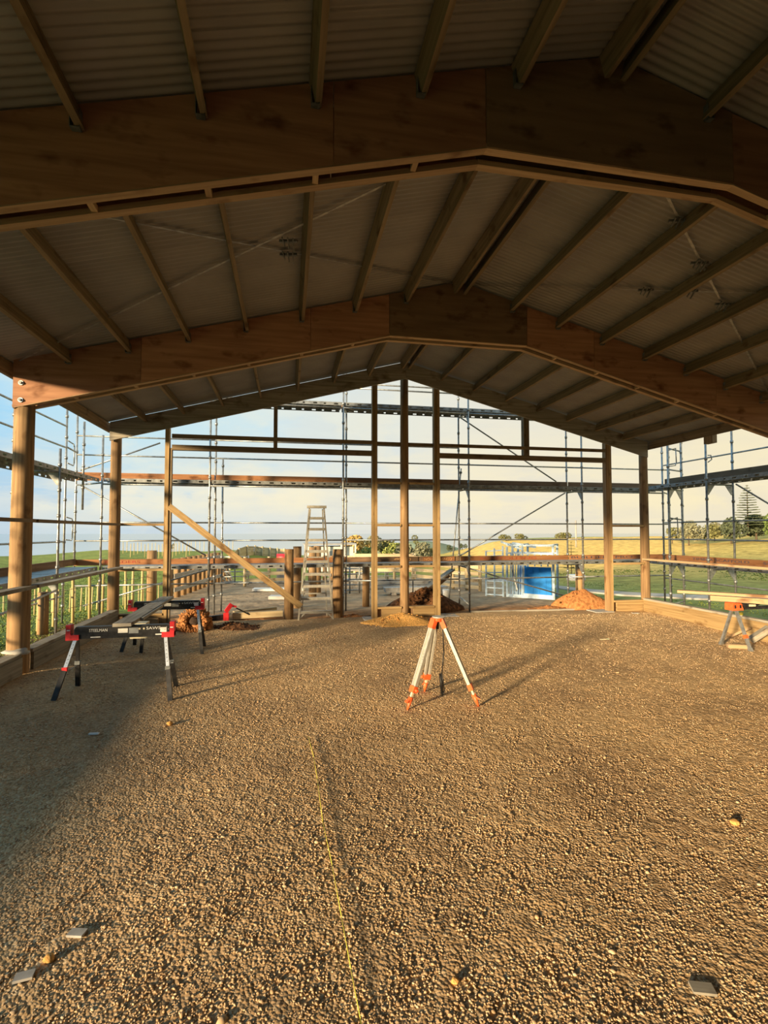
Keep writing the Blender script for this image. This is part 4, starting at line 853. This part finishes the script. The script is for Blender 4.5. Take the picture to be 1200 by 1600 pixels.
# ------------------------------------------------------------------ cattle crush
def crush():
    A = Vector((6.50, 15.75, 0)); B = Vector((8.10, 14.45, 0)); ex = (B - A).normalized(); ey = Vector((-ex.y, ex.x, 0)); Ln = (B - A).length
    t = thing('cattle_crush', A, 'pale blue steel cattle crush with solid blue panel outside the gable', 'cattle crush')
    def q(u, v, z): return A + ex * u + ey * v + Vector((0, 0, z))
    def bar(p, r, s=0.045, name='rail', mat='bluegrey'): MB().beam(q(*p), q(*r), s, s).build(name, M[mat], t)
    H = 1.72; D = 0.75
    for v in (0, D):
        for u in (0.62, 0.80, 1.12, Ln): bar((u, v, 0), (u, v, H if u > 0.7 else 1.62), 0.055, 'frame_post')
        for z in (0.08, 1.18, 1.42, H - 0.05): bar((0.62, v, z), (Ln, v, z), 0.05)
    for u in (0.62, 1.12, Ln): bar((u, 0, H - 0.02), (u, D, H - 0.02), 0.05, 'roof_bar')
    for u in (0.70, 0.86, 0.93, 1.0, 1.06): bar((u, 0.05, 0.1), (u + 0.03, 0.05, 1.4), 0.025, 'head_bail_bar')
    bar((0.72, -0.02, 1.2), (0.95, -0.02, 0.25), 0.045, 'lever', 'galv'); bar((0.4, 0.1, H + 0.06), (1.05, 0.1, H - 0.16), 0.06, 'lever'); bar((0.75, 0.2, H + 0.02), (1.5, 0.2, H - 0.10), 0.07, 'lever')
    MB().beam(q(1.17, 0.0, 0.57), q(Ln - 0.06, 0.0, 0.57), 0.012, 0.86).build('side_panel', M['blue'], t)
    for k in range(4): u = 1.24 + k * 0.2; MB().beam(q(u, -0.012, 0.16), q(u, -0.012, 0.98), 0.010, 0.008, ey).build('panel_rib', M['blue'], t)
    for a, b in ((0.88, 1.02), (1.03, 1.10)): MB().beam(q(a, D * 0.8, 0.6), q(b, D * 0.8, 0.6), 0.012, 0.8).build('inner_panel', M['blue'], t)
    for u in (1.3, 1.5, 1.7, 1.9): bar((u, 0, 1.02), (u, 0, 1.40), 0.03, 'upright_bar')
    bar((1.14, 0, 0.13), (Ln, 0, 0.10), 0.06, 'skid'); bar((0.62, 0, 0.03), (Ln, 0, 0.03), 0.07, 'skid'); bar((0.62, D, 0.03), (Ln, D, 0.03), 0.07, 'skid')
    for u in (-0.06, 0.22, 0.50): bar((u, -0.05, 0), (u, -0.05, 1.5 + u * 0.3), 0.045, 'gate_post')
    for z in (0.06, 0.28, 0.50, 0.76, 1.05, 1.3, 1.47): bar((-0.06, -0.05, z), (0.50, -0.05, z + (0.04 if z > 0.7 else 0)), 0.035, 'gate_rail')
crush()
# ------------------------------------------------------------------ yard fences
def fence(name, posts, label, rails, ptop, pr, pmat, rmat, rh=0.12, rt=0.045, z0=-0.2, off=0.0):
    t = thing(name, (posts[0][0], posts[0][1], 0), label, 'fence')
    for x, y in posts: z = float(terrain_z(x, y)); MB().tube((x, y, z + z0), (x, y, z + ptop), pr, 9).build('post', M[pmat], t)
    for z in rails:
        for (xa, ya), (xb, yb) in zip(posts[:-1], posts[1:]):
            d = Vector((xb - xa, yb - ya, 0)).normalized(); nrm = Vector((d.y, -d.x, 0)) * (pr + rt / 2 + off)
            a = Vector((xa, ya, float(terrain_z(xa, ya)) + z)) + nrm; b = Vector((xb, yb, float(terrain_z(xb, yb)) + z)) + nrm
            MB().beam(a, b, rt, rh).build('rail', M[rmat], t)
    return t
pp = [(-3.66 + 1.05 * (k / 15.0) ** 0.8, 17.0 + 0.52 * k) for k in range(16)]
fence('yard_fence', pp, 'line of close round posts with grey rails on the left of the yard', (0.28, 0.72, 1.08), 1.25, 0.105, 'pole', 'greyrail', 0.13)
fence('yard_fence', [(-1.62, 20.1), (-0.72, 20.2), (0.2, 20.3)], 'cream timber rail fence at the back of the yard left of the ladder', (0.25, 0.50, 0.76, 1.02), 1.15, 0.06, 'yardwood', 'yardwood', 0.13)
fence('yard_fence', [(4.9, 19.5), (5.5, 18.6), (6.0, 17.9), (6.35, 17.4), (6.7, 17.0)], 'curved timber rail fence between the leaning board and the crush', (0.15, 0.38, 0.62, 0.86, 1.1), 1.2, 0.06, 'yardwood', 'yardwood', 0.12)
fence('yard_fence', [(2.7, 20.6), (3.5, 20.5), (4.3, 20.3), (5.0, 20.0)], 'cream rail fence across the back of the yard behind the gable pole', (0.55, 0.85, 1.15), 1.25, 0.06, 'yardwood', 'yardwood', 0.13)
fence('yard_fence', [(2.3, 25.5), (3.6, 25.2), (4.9, 24.8), (6.2, 24.4)], 'farther cream rail fence behind the back yard fence', (0.6, 0.9, 1.2), 1.35, 0.06, 'yardwood', 'yardwood', 0.14)
fence('yard_fence', [(0.95, 22.0), (1.25, 21.8), (1.55, 21.6), (1.85, 21.4)], 'short row of round posts with rails seen through the ladder', (0.3, 0.7), 1.1, 0.09, 'pole', 'greyrail', 0.13)
_pf = [(58 * math.sin(math.radians(a)), 58 * math.cos(math.radians(a)) + dy) for a, dy in ((-4.7, -14), (-4.5, -8), (-4.2, -2), (-3.6, 1), (-2.8, 1), (-2.0, 1.5), (-1.2, 2), (-0.4, 2))]
fence('paddock_fence', _pf, 'pale boarded fence on the crest left of the ladder', (0.14, 0.40, 0.66, 0.92), 1.15, 0.10, 'yardwood', 'yardwood', 0.25, z0=-0.8, off=-0.27)
def panel(name, x0, x1, y, h, label, nb, nv):
    t = thing(name, (x0, y, 0), label, 'gate')
    for i in range(nv): x = x0 + (x1 - x0) * i / (nv - 1); MB().tube((x, y, 0), (x, y, h), 0.028, 7).build('upright', M['galv'], t)
    for i in range(nb): z = 0.12 + (h - 0.16) * i / (nb - 1); MB().tube((x0, y, z), (x1, y, z), 0.022, 7).build('bar', M['galv'], t)
    return t
panel('yard_gate', 1.75, 2.75, 17.2, 1.25, 'grey steel barred gate panel behind the right ladder post', 7, 4)
panel('yard_gate', -2.6, -1.55, 21.0, 1.15, 'grey steel barred gate left of the cream rail fence', 6, 3)
panel('yard_gate', 3.0, 5.2, 22.4, 1.0, 'long low grey steel gate behind the middle pole', 6, 6)
t = thing('loading_ramp', (2.0, 18.2, 0), 'dark grey timber ramp panels standing behind the barred gate', 'ramp')
for k in range(4): MB().beam((1.75 + k * 0.28, 18.2, 0.05), (1.75 + k * 0.28, 18.2, 0.62), 0.20, 0.04, (0, 1, 0)).build('board', M['greyrail'], t)
MB().beam((1.6, 18.1, 0.75), (2.9, 18.1, 0.78), 0.10, 0.14).build('cross_beam', M['greyrail'], t)
t = thing('feed_trough', (4.2, 16.6, 0), 'long grey trough on the yard behind the sand heap', 'trough')
MB().prism([(3.2, 0.10), (5.3, 0.10), (5.35, 0.26), (3.15, 0.26)], 16.4, 16.8).build('body', M['concrete'], t)
for x in (3.4, 5.0): MB().box(x, x + 0.15, 16.45, 16.75, -0.02, 0.10).build('foot', M['concrete'], t)
t = thing('timber_stack', (3.6, 18.6, 0), 'low stack of grey timbers on the yard behind the middle pole', 'timber stack')
for k in range(5): MB().box(2.9 + 0.1 * (k % 2), 5.4 - 0.2 * (k % 3), 18.3 + 0.12 * k, 18.4 + 0.12 * k, 0.02 + 0.13 * (k % 2), 0.14 + 0.13 * (k % 2)).build('timber', M['greyrail'], t)
plankobj((-1.2, 18.6, 0.06), (0.6, 18.4, 0.06), 0.5, 0.08, 'white', 'flat pile of whitish boards on the left yard', 'board_pile', 'boards'); plankobj((-0.55, 16.3, 0.06), (0.45, 16.1, 0.06), 0.4, 0.10, 'wallp', 'whitish board stack left of the round posts', 'board_pile', 'boards')
t = thing('oil_drum', (-0.1, 21.2, 0), 'red drum lying behind the cream rail fence', 'drum'); MB().tube((-0.45, 21.2, 1.05), (0.25, 21.2, 1.05), 0.16, 12).build('body', M['red'], t); MB().box(-0.45, 0.25, 21.1, 21.3, 0.0, 0.9).build('stand', M['greyrail'], t)
o = MB().tube((4.0, 16.0, 0), (4.0, 16.0, 0.52), 0.022, 7).build('steel_peg', M['black'], None, (4.0, 16.0, 0)); tag(o, 'thin dark steel peg standing in the yard left of middle pole', 'peg')
o = MB().box(5.2, 5.45, 16.0, 16.15, 0.25, 0.55).build('white_bucket', M['white'], None, (5.3, 16, 0)); 
bpy.data.objects.remove(o)
t = thing('bucket', (5.0, 15.6, 0), 'small white bucket on the yard right of the gable stud', 'bucket'); MB().tube((5.0, 15.6, 0), (5.0, 15.6, 0.26), 0.10, 12, 0.125).build('body', M['white'], t); MB().path([(4.88, 15.6, 0.25), (4.93, 15.6, 0.36), (5.07, 15.6, 0.36), (5.12, 15.6, 0.25)], 0.006, 5).build('handle', M['galv'], t)
t = thing('water_trough', (13.2, 21.5, 0), 'pale low trough by the road beyond the right studs', 'trough'); zt = float(terrain_z(13.2, 21.5)); MB().tube((13.2, 21.5, zt - 0.1), (13.2, 21.5, zt + 0.25), 0.42, 16).build('body', M['concrete'], t); MB().tube((13.2, 21.5, zt + 0.252), (13.2, 21.5, zt + 0.28), 0.44, 16, 0.38).build('rim', M['white'], t)
t = thing('power_pole', (60 * math.sin(math.radians(31.6)), 60 * math.cos(math.radians(31.6)), 0), 'thin distant power pole on the golden hill', 'power pole'); px_, py_ = t.location[0], t.location[1]; zz = float(terrain_z(px_, py_)); MB().tube((px_, py_, zz - 0.3), (px_, py_, 3.4), 0.09, 7).build('mast', M['greyrail'], t); MB().box(px_ - 0.6, px_ + 0.6, py_ - 0.05, py_ + 0.05, 3.0, 3.1).build('crossarm', M['greyrail'], t)
# distant farm building
def farm_shed():
    a = math.radians(4.6); d = 40.0; cx, cy = d * math.sin(a), d * math.cos(a); z = 0.0
    t = thing('farm_shed', (cx, cy, z), 'small white open farm shed far behind the step ladder', 'shed')
    MB().box(cx - 1.6, cx + 1.9, cy, cy + 2.5, z - 1.0, z + 0.95).build('wall', M['wallp'], t)
    MB().beam((cx - 2.0, cy + 1.2, z + 1.15), (cx + 2.1, cy + 1.2, z + 1.15), 3.2, 0.14).build('roof', M['roofp'], t)
    for x in (cx - 1.9, cx - 0.4, cx + 0.9, cx + 2.0): MB().box(x - 0.06, x + 0.06, cy - 0.5, cy - 0.4, z - 1.0, z + 1.1).build('pillar', M['wallp'], t)
    for x in (cx - 1.1, cx + 0.3): MB().box(x - 0.35, x + 0.35, cy - 0.03, cy + 0.02, z + 0.0, z + 0.6).build('window', M['roofp'], t)
farm_shed()

# ------------------------------------------------------------------ vineyard stakes
STK = MB().tube((0, 0, -0.2), (0, 0, 1.0), 0.036, 6, 0.032).build('stake', M['stake'], None, (0, 0, 0)); stake_used = [False]
def stake(x, y, h, label, group):
    z = float(terrain_z(x, y))
    o = STK if not stake_used[0] else STK.copy()
    if stake_used[0]: C.objects.link(o)
    stake_used[0] = True; o.location = (x, y, z); o.scale = (1, 1, h); o.rotation_euler = (random.uniform(-.02, .02), random.uniform(-.02, .02), random.uniform(0, 6))
    tag(o, label, 'stake', group)
ORD = ['first and nearest', 'second', 'third', 'fourth', 'fifth', 'sixth', 'seventh', 'eighth', 'ninth', 'tenth', 'eleventh', 'twelfth and last']
for i, (x, y) in enumerate([(-5.15, 9.3), (-5.32, 10.4), (-5.30, 11.2), (-5.22, 12.0), (-5.10, 12.45), (-4.90, 12.95), (-4.72, 13.45), (-4.62, 14.0), (-4.45, 14.6), (-4.40, 15.15), (-4.42, 15.8), (-4.28, 16.25)]):
    stake(x, y, 1.05, ORD[i] + ' pale thin stake of the near row outside the left wall', 'stakes in the near row outside the left wall')
for i in range(34):
    a = math.radians(-27.0 + i * 0.46); r = 25 + 3.0 * math.sin(i * 1.7) + (i % 3) * 1.6; stake(r * math.sin(a), r * math.cos(a), 1.25, 'pale thin stake in the middle rows of the green field', 'stakes in the middle rows of the green field')
for i in range(22):
    a = math.radians(-17.2 + i * 0.33); r = 56 + (i % 4) * 4.5; stake(r * math.sin(a), r * math.cos(a), 1.35, 'tiny pale stake on the far green hill', 'stakes on the far green hill')
for i in range(16):
    a = math.radians(-12.2 + i * 0.42); r = 74; stake(r * math.sin(a), r * math.cos(a), 1.4, 'tiny pale stake on the hill crest against the sky', 'stakes on the hill crest')
t = thing('field_wires', (-5, 12, 0), 'thin fence wires strung along the near row of stakes', 'wire')
for z in (0.35, 0.78): MB().path([(-5.15, 8.0, z), (-5.25, 11.2, z), (-4.9, 12.95, z), (-4.45, 14.6, z), (-4.05, 16.1, z)], 0.006, 5).build('wire', M['galv'], t)
# grass tufts in the left field
def grass():
    n = 30000; rg = np.random.default_rng(8); a = np.radians(rg.uniform(-31, -9, n)); r = 9 + 34 * rg.uniform(0, 1, n) ** 1.5
    x = r * np.sin(a); y = r * np.cos(a); k = (x < -4.55) & ((y < 16) | (x < -4.2)); x, y, r = x[k], y[k], r[k]
    n = 14000; a2 = np.radians(rg.uniform(28, 62, n)); r2 = 13.5 + 22 * rg.uniform(0, 1, n) ** 1.4; x2 = r2 * np.sin(a2); y2 = r2 * np.cos(a2); k = (x2 > 11.9) & (np.abs(x2 - 11 - (17 - y2)) > 1.8); x2, y2, r2 = x2[k], y2[k], r2[k]
    x = np.r_[x, x2]; y = np.r_[y, y2]; r = np.r_[r, r2]; n = len(x)
    z = terrain_z(x, y); h = rg.uniform(0.012, 0.04, n); th = rg.uniform(0, 6.28, n); w = 0.012 + r * 0.0012; lean = rg.uniform(-0.05, 0.05, (n, 2))
    V = np.stack([np.stack([x - w * np.cos(th), y - w * np.sin(th), z - 0.02], -1), np.stack([x + w * np.cos(th), y + w * np.sin(th), z - 0.02], -1), np.stack([x + lean[:, 0], y + lean[:, 1], z + h], -1)], 1).reshape(-1, 3)
    mb = MB(); mb.v = [Vector(p) for p in V]; mb.f = [(3 * i, 3 * i + 1, 3 * i + 2) for i in range(n)]; mb.uv = [((0, 0),) * 3] * n; mb.sm = [False] * n
    c = np.array([0.14, 0.19, 0.05]) * rg.uniform(0.85, 1.2, (n, 1)) + rg.uniform(0, 0.03, (n, 1)) * np.array([1, 0.8, 0]); mb.col = np.concatenate([np.repeat(c, 3, 0), np.ones((3 * n, 1))], 1)
    o = mb.build('grass', vcol('grass blade', 0.8, 2, 0.2)); tag(o, 'short green grass in the paddocks on both sides of the shed', 'grass', kind='stuff')
grass()

# ------------------------------------------------------------------ trees
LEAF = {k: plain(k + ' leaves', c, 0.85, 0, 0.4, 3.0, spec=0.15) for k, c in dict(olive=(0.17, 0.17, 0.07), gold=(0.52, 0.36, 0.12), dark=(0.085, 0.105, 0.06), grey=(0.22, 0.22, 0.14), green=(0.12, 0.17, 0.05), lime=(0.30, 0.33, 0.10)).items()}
def pol(az, d): return d * math.sin(math.radians(az)), d * math.cos(math.radians(az))
def zpx(py, az, d): return 2.1 + (831 - py) / 787.5 * d * math.cos(math.radians(az - 10.77))
def tree(az, d, ytop, ybot, wpx, leaf, label, name='tree', blobs=6, seed=0, trunk=True, group=None):
    x, y = pol(az, d); z1 = zpx(ytop, az, d); z0 = min(zpx(ybot, az, d), float(terrain_z(x, y)) + 0.3); w = wpx / 787.5 * d * math.cos(math.radians(az - 10.77)) ** 1.0
    t = thing(name, (x, y, z0), label, 'tree', group); rg = np.random.default_rng(seed + 100); H = z1 - z0
    if trunk: MB().tube((x, y, z0 - 0.6), (x, y, z0 + H * 0.55), max(0.05, w * 0.04), 7, w * 0.02).build('trunk', M['bark'], t)
    mb = MB(); cs = []
    for b in range(blobs):
        f = (b + 0.5) / blobs; cx = x + w * 0.36 * rg.uniform(-1, 1) * (1.15 - f * 0.5); cy = y + w * 0.25 * rg.uniform(-1, 1); cz = z0 + H * (0.35 + 0.45 * f * rg.uniform(0.8, 1.05)); cs.append((cx, cy, cz, min(w, H * 1.3) * rg.uniform(0.22, 0.33)))
    N_ = 190
    for cx, cy, cz, r in cs:
        dv = rg.normal(size=(N_, 3)); dv /= np.linalg.norm(dv, axis=1)[:, None]; p = np.array([cx, cy, cz]) + dv * r * rg.uniform(0.75, 1.05, (N_, 1)); p[:, 2] = np.clip(p[:, 2], z0, z1); sz = r * 0.20
        for q in p:
            u = rg.normal(size=3); u /= np.linalg.norm(u); v = np.cross(u, rg.normal(size=3)); v /= np.linalg.norm(v); b = len(mb.v)
            mb.v += [Vector(q - u * sz), Vector(q + v * sz * 0.7), Vector(q + u * sz), Vector(q - v * sz * 0.7)]; mb.face((b, b + 1, b + 2, b + 3), ((0, 0),) * 4)
    o = mb.build('foliage', LEAF[leaf], t); o['kind'] = 'stuff'
    return t
def pine(az, d, ytop, ybot, wpx, label, tiers=17, leaf='dark', seed=1, name='norfolk_pine'):
    x, y = pol(az, d); z1 = zpx(ytop, az, d); z0 = zpx(ybot, az, d); H = z1 - z0; w = wpx / 787.5 * d * math.cos(math.radians(az - 10.77)); rg = random.Random(seed)
    t = thing(name, (x, y, z0), label, 'tree'); MB().tube((x, y, z0 - 0.5), (x, y, z1), H * 0.018, 7, H * 0.004).build('trunk', M['bark'], t)
    m = MB()
    for i in range(tiers):
        f = i / (tiers - 1); z = z0 + H * (0.12 + 0.86 * f); L_ = w / 2 * (1.0 - f) ** 0.8 + w * 0.03; nb = 7
        for k in range(nb):
            a = 2 * math.pi * (k + 0.5 * (i % 2)) / nb + rg.uniform(-.15, .15); l2 = L_ * rg.uniform(0.8, 1.05); dx, dy = math.cos(a), math.sin(a)
            p = Vector((x, y, z)); e = Vector((x + dx * l2, y + dy * l2, z + l2 * 0.06)); sd = Vector((-dy, dx, 0))
            m.beam(p, e, H * 0.012, H * 0.012)
            for s in range(5):
                c = p.lerp(e, 0.3 + 0.16 * s); ww = l2 * 0.16 * (1.2 - 0.13 * s)
                m.beam(c - sd * ww, c + sd * ww + Vector((0, 0, 0)), H * 0.022, H * 0.012)
    o = m.build('branches', LEAF[leaf], t); o['kind'] = 'stuff'
    return t
pine(46.6, 62, 757, 829, 46, 'tall norfolk pine standing above the trees at the right edge')
pine(31.1, 30, 846, 893, 36, 'young norfolk pine sapling beside the right scaffold tube', 9, 'olive', 3)
pine(7.2, 75, 836, 866, 9, 'small dark conifer above the golden tree behind the gable', 8, 'olive', 4)
tree(41.9, 58, 812, 838, 34, 'grey', 'wide grey green tree left in the clump at the right', seed=1, blobs=8)
tree(43.4, 60, 818, 838, 30, 'olive', 'low olive tree in the middle of the right clump', seed=2)
tree(44.0, 66, 815, 834, 24, 'grey', 'hazy grey tree behind the low olive tree of the right clump', seed=22)
tree(45.3, 60, 808, 838, 36, 'dark', 'dark rounded tree below the norfolk pine on its left', seed=3, blobs=8)
tree(47.2, 64, 806, 834, 46, 'dark', 'broad dark tree at the right edge beneath the norfolk pine', seed=4, blobs=9)
tree(48.6, 60, 800, 834, 40, 'green', 'green tree cut by the right edge of the photo', seed=5, blobs=8)
tree(40.5, 62, 824, 838, 26, 'olive', 'low scrub tree at the left end of the right clump', seed=6)
tree(24.4, 92, 835, 845, 34, 'olive', 'left one of the two round bushes on the golden hilltop', seed=7); tree(26.0, 92, 834, 845, 28, 'olive', 'right one of the two round bushes on the golden hilltop', seed=8)
tree(30.0, 95, 832, 844, 38, 'olive', 'wide bush on the golden hill beside the power pole', seed=9, blobs=8)
tree(18.3, 82, 851, 862, 12, 'dark', 'small dark bush on the ridge right of the gable stud', seed=10, blobs=4); tree(19.6, 86, 849, 857, 18, 'dark', 'pair of dark bushes behind the leaning scaffold tube', seed=11, blobs=4)
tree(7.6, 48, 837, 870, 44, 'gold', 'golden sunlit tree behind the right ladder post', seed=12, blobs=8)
tree(9.2, 56, 838, 868, 36, 'grey', 'grey green tree right behind the golden tree', seed=13)
tree(10.8, 60, 843, 870, 42, 'olive', 'olive shrubbery behind the gable left of the middle pole', seed=14, blobs=8); tree(12.1, 55, 849, 872, 36, 'lime', 'pale green shrubbery just left of the middle pole', seed=15)
tree(8.6, 44, 856, 872, 40, 'lime', 'lime green bush below the golden tree', seed=16)
tree(14.6, 58, 830, 866, 16, 'olive', 'slender sparse tree right of the middle pole', seed=17, blobs=4); tree(15.0, 50, 846, 870, 32, 'grey', 'grey bare looking shrub at the foot of the slender tree', seed=18)
tree(13.3, 52, 850, 872, 36, 'grey', 'grey shrub directly behind the middle pole', seed=19)
tree(16.0, 64, 856, 868, 22, 'olive', 'low hedge bush before the far blue green hill', seed=20)
tree(5.6, 44, 852, 872, 26, 'grey', 'grey bush beside the white farm shed', seed=21); tree(-12.0, 82, 846, 862, 8, 'dark', 'bare little tree on the left hill crest beside the stud', seed=23, blobs=3); tree(-3.3, 80, 853, 862, 5, 'dark', 'tiny dark bush on the left hill crest', seed=24, blobs=3)
# far hazy ridge seen between the middle pole and the golden hill
m = MB(); m.lump((150 * math.sin(math.radians(14.5)), 150 * math.cos(math.radians(14.5)), -14.0), (26, 20, 13.5), 31, 0.10, 4); tag(m.build('far_hill', plain('far hill', (0.20, 0.25, 0.17), 0.95, 0, 0.25, 0.12)), kind='structure')
m = MB(); m.lump((150 * math.sin(math.radians(-1.5)), 150 * math.cos(math.radians(-1.5)), -16.0), (16, 20, 12.3), 33, 0.10, 4); tag(m.build('far_hill', bpy.data.materials['far hill']), kind='structure')
